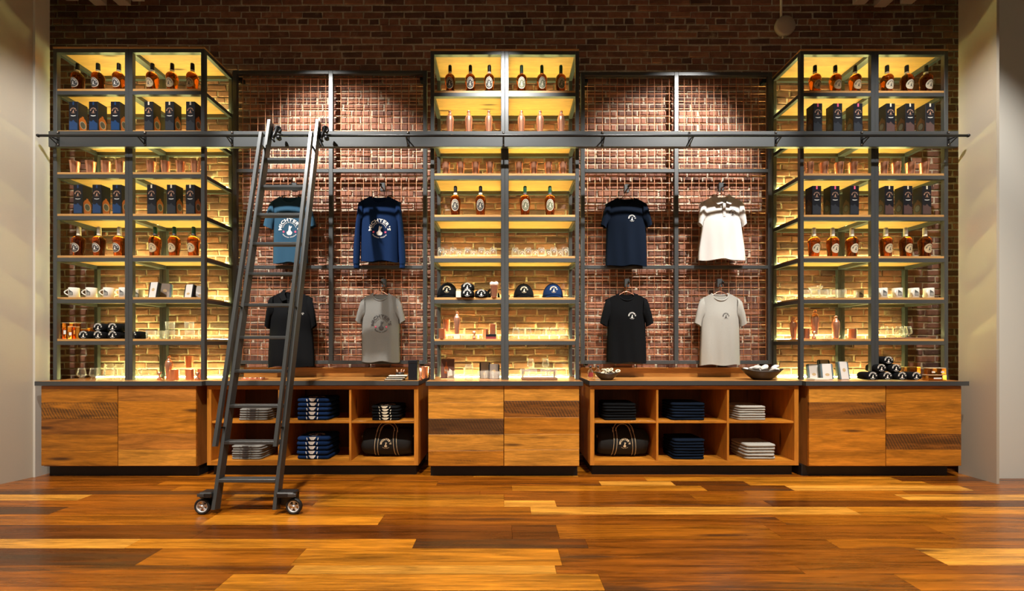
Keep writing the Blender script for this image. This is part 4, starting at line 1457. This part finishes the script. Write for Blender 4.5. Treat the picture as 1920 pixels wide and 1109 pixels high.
for dx, dy, dz in ((-0.0215, -0.012, 0.133), (0.0215, -0.010, 0.134), (0.0, 0.0265, 0.135)):
    l = spot_on('centre', 2, 926.5, 0.02)
    o = put('white_ball', MB().lathe([(0.021 * math.sin(PI * i / 10), -0.021 * math.cos(PI * i / 10)) for i in range(11)], 16).mesh('white_ball', M['whitecotton']), None, (l[0] + dx, l[1] + dy, l[2] + dz))
    reg(o, 'centre', 2, 'white ball', 'round white ball in copper cup', 'ball', 'white balls')

# --- things on the cubby cabinet counters
def on_counter(px, y):
    return (xa(px, y), y, 0.8925)


ct_ = empty('copper_tray', on_counter(474, 4.05))
put('tray', MB().bbox(-0.12, 0.12, -0.06, 0.06, 0, 0.008, 0.002).mesh('tray', M['copper']), ct_)
for i in range(4):
    put('coaster', MB().lathe([(0, 0), (0.028, 0), (0.03, 0.003), (0.028, 0.012), (0, 0.012)], 16).mesh('coaster', M['copper']), ct_, (-0.08 + 0.053 * i, 0.01, 0.0085))
tag(ct_, 'low copper tray with coasters behind the ladder on the left counter', 'tray')
nf = empty('napkin_fan', on_counter(741, 3.98))
for i in range(6):
    put('napkin', MB().box(-0.09, 0.08, -0.05, 0.05, i * 0.008, i * 0.008 + 0.006).mesh('napkin', M['paper'] if i % 2 else M['blackcotton']), nf, (0.006 * i, 0.004 * i, 0), (0, 0, 0.06 * i - 0.15))
tag(nf, 'fanned pile of cream and black napkins on the left counter', 'napkins')
ch_ = empty('copper_dish', on_counter(750, 4.25))
put('bowl', MB().lathe([(0, 0), (0.03, 0), (0.045, 0.06), (0.043, 0.06), (0.028, 0.006), (0, 0.006)], 20).mesh('bowl', M['bowl']), ch_)
for i in range(5):
    put('stirrer', MB().tube([(0.02 * math.cos(i), 0.02 * math.sin(i), 0.01), (0.045 * math.cos(i * 1.3), 0.03 * math.sin(i * 1.3), 0.09)], 0.004, 6).mesh('stirrer', M['copper']), ch_)
tag(ch_, 'dark bowl of copper stirrers behind the napkins', 'bowl')
bx_ = empty('black_gift_box', on_counter(775.5, 4.0))
put('box', MB().bbox(-0.043, 0.043, -0.04, 0.04, 0, 0.16, 0.002).mesh('box', M['boxblack']), bx_)
put('lid', MB().bbox(-0.045, 0.045, -0.042, 0.042, 0.1602, 0.19, 0.002).mesh('lid', M['boxblack']), bx_)
tag(bx_, 'tall plain black gift box at the end of the left counter', 'box')
o = tag(put('copper_jigger', MB().lathe([(0.0, 0), (0.016, 0.0), (0.013, 0.03), (0.009, 0.04), (0.024, 0.12), (0.0225, 0.12), (0.008, 0.045), (0, 0.045)], 18).mesh('tall_jigger', M['copper']), None, on_counter(789, 3.95)), 'tall copper jigger beside the black gift box', 'jigger')
o = tag(put('copper_cup', CUP, None, on_counter(797, 4.22)), 'copper cup tucked behind the tall jigger', 'cup')
# right counter
for i, (px, y) in enumerate(((1107, 4.2), (1121, 4.27))):
    j_ = empty('bitters_bottle', on_counter(px, y))
    put('glass', MB().lathe([(0, 0), (0.026, 0), (0.027, 0.004), (0.027, 0.07), (0.012, 0.088), (0.011, 0.105), (0, 0.105)], 18).mesh('glass', M['glass']), j_)
    put('label', MB().lathe([(0.0276, 0.015), (0.0276, 0.06)], 18, cap0=False, cap1=False).mesh('label', M['red'] if i == 0 else M['cream']), j_)
    put('cap', MB().lathe([(0, 0.105), (0.013, 0.105), (0.013, 0.125), (0, 0.126)], 14).mesh('cap', M['capblack']), j_)
    tag(j_, ('small bottle with red label at the left end of right counter', 'small bottle with cream label behind the rope bowl')[i], 'bottle')


def bowlobj(px, y, rx, ry, h, lab):
    t_ = empty('wooden_bowl', on_counter(px, y))
    outer = [(0.28, 0.0), (0.42, 0.02), (0.75, 0.5), (1.0, 1.0)]
    rs = [[(rx * q * math.cos(a), ry * q * math.sin(a), h * e * (1 + 0.12 * math.cos(2 * a) * e)) for a in [2 * PI * j / 28 for j in range(28)]] for q, e in bodyprof(outer, 3)]
    rs += [[(p[0] * k, p[1] * k, max(p[2] * 0.98, 0.008)) for p in r] for k, r in ((0.97, rs[-1]), (0.95, rs[-4]), (0.9, rs[3]))]
    put('bowl', MB().rings(rs).mesh('bowl', M['bowl']), t_)
    return tag(t_, lab, 'bowl', 'dark wooden bowls')


bowlobj(1137, 4.02, 0.125, 0.085, 0.075, 'small dark wooden bowl of cream rope coils')
bowlobj(1428.5, 4.04, 0.197, 0.12, 0.098, 'large dark wooden bowl heaped with white cloths')
rr_ = random.Random(5)
for i in range(11):
    a = rr_.uniform(0, 6.28)
    q = rr_.uniform(0, 0.7) if i < 9 else 0.62
    cx, cy = 0.095 * q * math.cos(a) + (0.05 if i > 8 else 0), 0.05 * q * math.sin(a)
    b = on_counter(1137, 4.02)
    pts = [(0.019 * math.cos(2 * PI * j / 14), 0.019 * math.sin(2 * PI * j / 14), 0.002 * math.sin(3 * j)) for j in range(14)]
    o = put('rope_coil', MB().tube(pts, 0.0075, 6, closed=True).mesh('rope_coil', M['rope']), None, (b[0] + cx, b[1] + cy, b[2] + 0.072 + 0.012 * (i % 3)), (rr_.uniform(-0.6, 0.6), rr_.uniform(-0.6, 0.6), a))
    tag(o, 'cream rope coil in the small dark wooden bowl', 'rope', 'rope coils in the small bowl')
for i in range(9):
    a = rr_.uniform(0, 6.28)
    cx, cy = -0.12 + 0.03 * i, 0.05 * math.sin(a)
    b = on_counter(1428.5, 4.04)
    rs = []
    for j in range(6):
        e = math.sin(PI * (j + 0.4) / 5.9)
        rs.append([((-0.045 + 0.018 * j), 0.026 * e * math.cos(u) * (1 + 0.25 * math.sin(3 * u + j)), 0.02 * e * math.sin(u) * (1 + 0.3 * math.cos(2 * u + i))) for u in [2 * PI * k / 12 for k in range(12)]])
    o = put('white_cloth', MB().rings(rs).mesh('white_cloth', M['whitecotton']), None, (b[0] + cx, b[1] + cy - 0.01, b[2] + 0.095 + 0.012 * (i % 3)), (rr_.uniform(-0.4, 0.4), rr_.uniform(-0.5, 0.5), a))
    tag(o, 'crumpled white cloth in the large dark wooden bowl', 'cloth', 'white cloths in the large bowl')

# ------------------------------------------------------------------ shirts on hangers
def smooth(a, b, x):
    u = max(0.0, min(1.0, (x - a) / (b - a)))
    return u * u * (3 - 2 * u)


SD = 4.31      # distance of the garments


def garment(name, px, ytop, yhem, wsh, wbody, whem, mat, label, cat='shirt', nw=0.085, nd_=0.075, sleeve='short', sl=None, seed=0, kind='tee', em=None, ems=0.0, empos=(0, 0), emm=None, full=False):
    """px centre column, ytop/yhem picture rows, widths in pixels"""
    k = SD / F
    x0, z0 = xa(px, SD), za(ytop, SD)
    Hh = (yhem - ytop) * k
    sw, bw, hw = wsh * k / 2, wbody * k / 2, whem * k / 2
    drop = 0.065
    rg = random.Random(seed)
    ph = [rg.uniform(0, 6.28) for _ in range(6)]
    t = empty(name, (x0, SD, z0 - Hh))

    def halfw(d):            # d = depth below the shoulder line
        if d < 0.22:
            return sw + (bw - sw) * smooth(0.03, 0.22, d)
        return bw + (hw - bw) * smooth(0.22, Hh, d)

    def fold(x, d):
        g = smooth(0.1, Hh * 0.9, d)
        return g * (0.010 * math.sin(x * 26 + ph[0] + 1.5 * d) + 0.006 * math.sin(x * 47 + ph[1] - 2 * d)) + 0.004 * math.sin(9 * d + ph[2] + 6 * x)

    def fy(u, d, x):
        return -0.048 * (max(0.0, 1 - u * u) ** 0.6) * (0.45 + 0.55 * smooth(0.0, 0.25, d)) + fold(x, d) * (1 - 0.5 * abs(u))

    def ztop(x, back):
        ax = abs(x)
        if ax < nw:
            dp = 0.018 if back else nd_
            return 0.012 - dp * math.sqrt(max(0.0, 1 - (ax / nw) ** 2)) - (0.0)
        return 0.012 - drop * (ax - nw) / max(sw - nw, 0.01)

    N, R = 26, 26
    rows = []
    for r in range(R + 1):
        ring = []
        for half in (0, 1):
            for i in range(N):
                u = -1 + 2 * i / N if half == 0 else 1 - 2 * i / N
                back = half == 1
                zt = ztop(u * sw, back)
                zb = -Hh + 0.008 * math.sin(u * 5 + ph[3]) + (0.015 * (1 - u * u) * 0 if back else -0.006 * u * u)
                d = (-zt) + (-(zb) + zt) * (r / R)
                x = u * halfw(d if d > 0 else 0)
                if r == 0:
                    x = u * sw
                y = fy(u, d, x) if not back else 0.012 * (1 - u * u) * smooth(0, 0.2, d) + 0.3 * fold(x, d)
                ring.append((x, y, -d + Hh))
        rows.append(ring)
    put('body', MB().rings(rows, cap0=False, cap1=False).mesh('shirt_body', mat), t)
    # sleeves: lofted between an outer (shoulder) line and an inner (armpit) line
    for s in (-1, 1):
        if sleeve == 'short':
            ex, ez = sl[0] * k, sl[1] * k
            outer = [(sw * 0.80, 0.012 - drop * 0.72), (sw * 0.99, 0.012 - drop * 1.25), (sw + (ex - sw) * 0.62, -(0.075 + (ez - 0.075) * 0.52)), (ex, -ez + 0.012)]
            inner = [(sw * 0.74, -0.22), (bw * 0.92, -0.245), (bw * 0.99, -(0.245 + (ez - 0.245) * 0.5) - 0.004), (bw * 1.02, -ez - 0.03)]
        else:
            outer = [(sw * 0.80, 0.012 - drop * 0.72), (sw * 0.99, 0.012 - drop * 1.3), (sw * 1.10, -0.27), (sw * 1.20, -0.50), (sw * 1.23, -0.66), (sw * 1.205, -0.69)]
            inner = [(sw * 0.74, -0.22), (bw * 0.94, -0.25), (bw * 0.98, -0.36), (bw * 1.0, -0.55), (bw * 1.03, -0.66), (bw * 1.05, -0.69)]
        rs = []
        for i, (o_, n_) in enumerate(zip(outer, inner)):
            cx, cz = (o_[0] + n_[0]) / 2, (o_[1] + n_[1]) / 2
            hx, hz = (o_[0] - n_[0]) / 2, (o_[1] - n_[1]) / 2
            ring = []
            for j in range(18):
                q = 2 * PI * j / 18
                w_ = 0.032 if i else 0.02
                ring.append(((cx + hx * math.cos(q)) * s, -0.010 + w_ * math.sin(q) + 0.003 * math.sin(40 * cx + 2 * j), cz + hz * math.cos(q) + Hh))
            rs.append(ring)
        put('sleeve', MB().rings(rs, cap0=False, cap1=False).mesh('sleeve', mat), t)
        if sleeve == 'long':
            put('cuff', MB().rings([[(p[0], p[1] * 0.9, p[2]) for p in rs[-1]], [(p[0] * 0.995, p[1] * 0.9, p[2] - 0.04) for p in rs[-1]]], cap0=False, cap1=False).mesh('cuff', mat), t)
    # neckline
    if kind in ('tee', 'sweat'):
        pts = []
        for i in range(32):
            a = 2 * PI * i / 32
            x = nw * math.cos(a)
            back = math.sin(a) > 0
            zt = ztop(x * 0.999, back)
            u = x / sw
            pts.append((x, (fy(u, 0.02, x) * (abs(math.sin(a)) if not back else 0)) + (0.004 if back else -0.004), zt + Hh))
        put('collar_rib', MB().tube(pts, 0.0075, 6, closed=True).mesh('collar_rib', mat), t)
        put('neck_label', MB().box(-0.016, 0.016, 0.004, 0.0055, Hh - 0.033, Hh - 0.012).mesh('neck_label', M['white']), t)
    else:
        for s in (-1, 1):
            # turned-down collar leaf
            mb = MB()
            a = [(0.058 * s, 0.008, 0.030), (0.080 * s, 0.0, 0.036), (0.112 * s, -0.024, -0.035), (0.066 * s, -0.052, -0.088), (0.014 * s, -0.062, -0.075), (0.050 * s, -0.030, -0.015)]
            n = len(mb.v)
            mb.v += [(x, y, z + Hh) for x, y, z in a] + [(x, y - 0.005, z + Hh) for x, y, z in a]
            for f in ((1, 2, 5), (2, 3, 4, 5), (0, 1, 5)):
                mb.quad([n + i for i in f])
                mb.quad([n + 6 + i for i in f[::-1]])
            for i in range(6):
                mb.quad([n + i, n + (i + 1) % 6, n + 6 + (i + 1) % 6, n + 6 + i])
            put('collar', mb.mesh('collar', mat), t)
        put('collar_stand', MB().rings([[(nw * 0.95 * math.cos(a), 0.016 - 0.012 * abs(math.cos(a)) ** 3, zz + Hh + 0.028 * abs(math.cos(a)) ** 2) for a in [PI * j / 12 for j in range(13)]] for zz in (-0.04, 0.006)], cap0=False, cap1=False, loop=False).mesh('collar_stand', mat), t)
        pl = put('placket', MB().bbox(-0.014, 0.014, -0.056, -0.044, Hh - 0.21, Hh - 0.075, 0.002).mesh('placket', mat), t)
        for z in (-0.10, -0.145, -0.19):
            put('button', MB().lathe([(0, 0), (0.005, 0), (0.005, 0.002), (0, 0.002)], 8).mesh('button', M['white'] if mat == M['whitecotton'] else M['black']), pl, (0, -0.056, Hh + z), (PI / 2, 0, 0))
    if em:
        ex, ez = xa(empos[0], SD - 0.045) - x0, za(empos[1], SD - 0.045) - z0
        def fn(x, z):
            xx, dd = x + ex, -(z + ez)
            u = xx / halfw(max(dd, 0))
            return (xx, fy(u, dd, xx) - 0.0035, -dd + Hh)
        put('print', emblem(em, ems * (SD - 0.045) / F, fn, [emm, M['pink']], 'print'), t)
    tag(t, label, cat, 'shirts on hangers')
    return t, x0, z0, Hh


SH = [
    ('tshirt', 544.5, 371, 494, 76, 62, 66, M['denim'], 'slate blue tee with white and pink print behind the ladder', dict(sl=(49, 55), em=EMB_FULL, ems=19.5, empos=(542.5, 430), emm=M['white'], full=True)),
    ('sweatshirt', 712, 371, 491, 80, 72, 72, M['navy'], 'long-sleeved navy sweatshirt with large white arched print', dict(sleeve='long', kind='sweat', em=EMB_FULL, ems=19.5, empos=(711.7, 431), emm=M['white'], full=True)),
    ('polo_shirt', 546, 550, 688, 82, 78, 88, M['blackcotton'], 'black polo shirt hanging below the slate blue tee', dict(sl=(48, 62), kind='polo', em=EMB_SMALL, ems=2.2, empos=(567, 589), emm=M['white'])),
    ('tshirt', 714, 553, 678.5, 74, 71, 72, M['greycotton'], 'heather grey tee with large black arched print', dict(sl=(46.5, 50), em=EMB_FULL, ems=18, empos=(714.8, 609), emm=M['char'], full=True)),
    ('tshirt', 1174, 374, 499, 79, 74, 78, M['darknavy'], 'dark navy tee with small white chest emblem', dict(sl=(48, 50), em=EMB_SMALL, ems=7, empos=(1185, 410), emm=M['white'])),
    ('polo_shirt', 1353, 371, 488, 80, 74, 90, M['whitecotton'], 'white polo shirt with small dark chest emblem', dict(sl=(45, 50), kind='polo', em=EMB_SMALL, ems=7, empos=(1374, 400), emm=M['char'])),
    ('tshirt', 1174.5, 553, 680, 80, 71, 75, M['blackcotton'], 'black tee with small white chest emblem', dict(sl=(50, 55), em=EMB_SMALL, ems=7, empos=(1185, 593), emm=M['white'])),
    ('tshirt', 1350, 553, 684.5, 79, 72, 77, M['lightgrey'], 'pale grey tee with small dark chest emblem', dict(sl=(49, 55), em=EMB_SMALL, ems=6, empos=(1361, 593), emm=M['char'])),
]
for i, (nm, px, yt, yh, a, b, c, mat, lab, kw) in enumerate(SH):
    t, x0, z0, Hh = garment(nm, px, yt, yh, a, b, c, mat, lab, seed=i + 1, **kw)
    # copper hanger: hook and shoulder bar
    hg = empty('coat_hanger', (x0, SD, z0))
    short = lab.split(' with')[0].split(' hanging')[0]
    bar = [(-0.17, -0.010, -0.058), (-0.09, -0.006, -0.012), (-0.03, -0.002, 0.026), (0.0, 0.0, 0.036), (0.03, -0.002, 0.026), (0.09, -0.006, -0.012), (0.17, -0.010, -0.058)]
    put('shoulder_bar', MB().tube(bar, 0.0035, 6).mesh('shoulder_bar', M['copper']), hg)
    hook = [(0, 0, 0.036), (0, 0, 0.075)] + [(0.018 - 0.018 * math.cos(q), 0.0, 0.10 + 0.018 * math.sin(q) - 0.008) for q in [PI * j / 6 for j in range(-1, 8)]]
    put('hook', MB().tube(hook, 0.0028, 6).mesh('hook', M['copper']), hg)
    tag(hg, f'copper wire hanger holding the {short}', 'hanger', 'copper hangers')
    fo = empty('garment_hook', (x0 + 0.018, 4.35, z0 + 0.115))
    put('plate', MB().bbox(-0.025, 0.025, -0.004, 0.03, -0.03, 0.055, 0.002).mesh('plate', M['steel']), fo)
    put('arm', MB().tube([(0, 0, 0), (0, -0.05, -0.004), (0, -0.062, 0.012)], 0.007, 8).mesh('arm', M['blackmetal']), fo)
    put('tip', MB().lathe([(0, -0.012), (0.012, -0.006), (0.012, 0.006), (0, 0.012)], 12).mesh('tip', M['blackmetal']), fo, (0, -0.064, 0.012), (PI / 2, 0, 0))
    tag(fo, f'dark steel hook on the mesh carrying the {short}', 'hook', 'garment hooks')

# ------------------------------------------------------------------ folded shirts in the cubbies
def slab(w_, d_, h_, seed, mat):
    rg = random.Random(seed)
    rs = []
    n = 28
    for j, (q, z) in enumerate(((0.90, 0.0), (0.985, 0.12), (1.0, 0.45), (0.985, 0.8), (0.90, 1.0), (0.5, 1.03))):
        ring = []
        for i in range(n):
            a = 2 * PI * i / n
            cx, cy = math.cos(a), math.sin(a)
            e = 0.22
            x = w_ / 2 * (abs(cx) ** e) * (1 if cx > 0 else -1) * q
            y = d_ / 2 * (abs(cy) ** e) * (1 if cy > 0 else -1) * (q if cy > 0 else q * 1.0)
            ring.append((x + rg.uniform(-.002, .002), y + rg.uniform(-.002, .002), h_ * (min(z, 1.0) * 0.96 if j else 0.0) + (rg.uniform(-0.0008, 0.0008) if 0 < j < 5 else 0)))
        rs.append(ring)
    return MB().rings(rs).mesh('folded_shirt', mat)


def stack(cab, px, ybase_level, mat, n, wpx, hpx, colour, where, prt=None, yf=3.95, rz=0.0):
    """n folded shirts; px, wpx measured at the front of the stack"""
    d_ = 0.29
    w_ = wpx * yf / F
    zb = 0.1432 if ybase_level == 0 else 0.5142
    h_ = hpx * yf / F / n
    x = xa(px, yf)
    names = ['bottom', 'second from bottom', 'third from bottom', 'fourth from bottom', 'fifth from bottom', 'sixth from bottom', 'seventh from bottom', 'eighth from bottom']
    for i in range(n):
        t = empty('folded_shirt', (x + random.uniform(-.004, .004), yf + d_ / 2 + random.uniform(-.003, .003), zb + i * h_), rz + random.uniform(-.03, .03))
        put('fold', slab(w_, d_, h_ * 0.985, hash((px, i)) % 9999, mat), t)
        if prt:
            pm = MB()
            pm.v += [(-0.034, -d_ / 2 - 0.0035, h_ * 0.95), (0.034, -d_ / 2 - 0.0035, h_ * 0.95), (0.022, -d_ / 2 - 0.004, h_ * 0.5), (0.012, -d_ / 2 - 0.004, h_ * 0.25), (-0.014, -d_ / 2 - 0.004, h_ * 0.25), (-0.024, -d_ / 2 - 0.004, h_ * 0.5)]
            pm.quad(range(6))
            for sx in (-1, 1):
                k0 = len(pm.v)
                pm.v += [(sx * 0.05, -d_ / 2 - 0.0035, h_ * 0.8), (sx * 0.058, -d_ / 2 - 0.0035, h_ * 0.8), (sx * 0.052, -d_ / 2 - 0.0035, h_ * 0.25), (sx * 0.046, -d_ / 2 - 0.0035, h_ * 0.25)]
                pm.quad(range(k0, k0 + 4))
            put('print', pm.mesh('print', prt), t)
            if i == n - 1:
                put('top_print', emblem(EMB_FULL, 0.075, lambda xx, zz: (xx, zz * 0.9 - d_ / 2 + 0.085, h_ + 0.0015), [prt, M['pink']], 'top_print'), t)
        pos = 'topmost' if i == n - 1 else names[i]
        tag(t, f'{colour} folded shirt, {pos} in {where} of {cab} open cabinet', 'shirt', f'folded shirts in {where} of {cab} cabinet')


stack('left', 474, 1, M['greycotton'], 5, 56, 22, 'heather grey', 'upper left cubby', M['char'])
stack('left', 586, 1, M['navy'], 5, 62, 42, 'navy printed', 'upper middle cubby', M['white'])
stack('left', 722, 1, M['blackcotton'], 5, 54, 27, 'black printed', 'upper right cubby', M['cream'])
stack('left', 461, 0, M['greycotton'], 6, 58, 26, 'heather grey', 'lower left cubby', M['char'])
stack('left', 585.5, 0, M['navy'], 5, 62, 43, 'navy printed', 'lower middle cubby', M['white'])
stack('right', 1164, 1, M['blackcotton'], 6, 62, 32, 'black', 'upper left cubby')
stack('right', 1292, 1, M['darknavy'], 6, 64, 33, 'dark navy', 'upper middle cubby')
stack('right', 1411, 1, M['lightgrey'], 6, 54, 27, 'pale grey', 'upper right cubby')
stack('right', 1293, 0, M['darknavy'], 7, 60, 38, 'dark navy', 'lower middle cubby')
stack('right', 1427, 0, M['lightgrey'], 5, 58, 29, 'pale grey', 'lower right cubby')

# ------------------------------------------------------------------ duffel bags
def duffel(px, label):
    yc = 4.14
    R_, L_ = 0.136, 0.243
    x, zc = xa(px, 3.99), 0.1435 + R_ * 0.98
    t = empty('duffel_bag', (x, yc, 0.1435))
    zz = R_ * 0.98

    def sec(xx, q):
        out = []
        for j in range(28):
            a = 2 * PI * j / 28
            y, z = R_ * q * math.cos(a), R_ * q * math.sin(a)
            z = max(z, -R_ * 0.93)
            out.append((xx + 0.006 * math.sin(3 * a), y * 1.0, z + zz))
        return out
    rs = [sec(-L_ + 0.006, 0.5), sec(-L_, 0.76), sec(-L_ + 0.02, 0.90), sec(-L_ * 0.6, 0.985), sec(0, 1.01), sec(L_ * 0.6, 0.985), sec(L_ - 0.02, 0.90), sec(L_, 0.76), sec(L_ - 0.006, 0.5)]
    put('body', MB().rings(rs).mesh('bag_body', M['canvas']), t)
    for s in (-1, 1):
        xs = s * 0.10
        def arc(xx, e, a0=-1.1, a1=1.5):
            return [(xx + 0.025 * s * (j / 14) * -1, -(R_ * 1.012 + e) * math.cos(a0 + (a1 - a0) * j / 14), (R_ * 1.012 + e) * math.sin(a0 + (a1 - a0) * j / 14) + zz) for j in range(15)]
        st = put('strap', MB().rings([[(p[0] - 0.016, p[1], p[2]), (p[0] + 0.016, p[1], p[2]), (p[0] + 0.016, p[1] - 0.003, p[2]), (p[0] - 0.016, p[1] - 0.003, p[2])] for p in arc(xs, 0.001)], smooth=False).mesh('strap', M['canvas']), t)
        for e in (-0.015, 0.015):
            put('piping', MB().tube(arc(xs + e, 0.004), 0.0022, 6).mesh('piping', M['goldprint']), st)
        put('end_ring', MB().tube([(0.0, 0.012 * math.cos(2 * PI * j / 12), 0.012 * math.sin(2 * PI * j / 12)) for j in range(12)], 0.0025, 6, closed=True).mesh('end_ring', M['chrome']), t, (s * (L_ + 0.004), -0.06, zz + 0.06))
    for e in (-0.014, 0.014):
        hp = [(-(0.088 + e) * math.cos(PI * j / 14), -0.085 + 0.03 * math.sin(PI * j / 14), zz + R_ * 0.72 + (0.095 + e) * math.sin(PI * j / 14)) for j in range(15)]
        put('handle', MB().tube(hp, 0.0022, 6).mesh('handle', M['goldprint']), t)
    def fn(xx, z):
        a = (z + 0.0) / R_
        return (xx, -(R_ * 1.02 + 0.002) * math.cos(a), (R_ * 1.02 + 0.002) * math.sin(a) + zz)
    put('emblem', emblem(EMB_SMALL, 0.052, fn, [M['goldprint'], M['pink']], 'emblem'), t)
    tag(t, label, 'duffel bag', 'duffel bags')


duffel(722.5, 'black canvas duffel bag in the left open cabinet beside navy shirts')
duffel(1172, 'black canvas duffel bag in the right open cabinet below black shirts')

# ------------------------------------------------------------------ labels for everything on the shelves
SHELF = {7: 'top shelf', 6: 'second shelf down', 5: 'third shelf down', 4: 'fourth shelf down', 3: 'fifth shelf down', 2: 'sixth shelf down', 1: 'lowest shelf', 0: 'countertop'}
ORD = ['first', 'second', 'third', 'fourth', 'fifth', 'sixth', 'seventh', 'eighth', 'ninth', 'tenth', 'eleventh', 'twelfth', 'thirteenth', 'fourteenth', 'fifteenth', 'sixteenth', 'seventeenth', 'eighteenth']
by = {}
for r in REG:
    by.setdefault((r[1], r[2], r[3]), []).append(r)
for (un, k, noun), rs in by.items():
    rs.sort(key=lambda r: r[0].location.x / r[0].location.y)
    for i, (o, _, _, _, desc) in enumerate(rs):
        if len(rs) == 1:
            o['label'] = f'{desc}, {SHELF[k]}, {un} shelving unit'
        else:
            o['label'] = f'{desc}, {ORD[i]} from left, {SHELF[k]}, {un} unit'
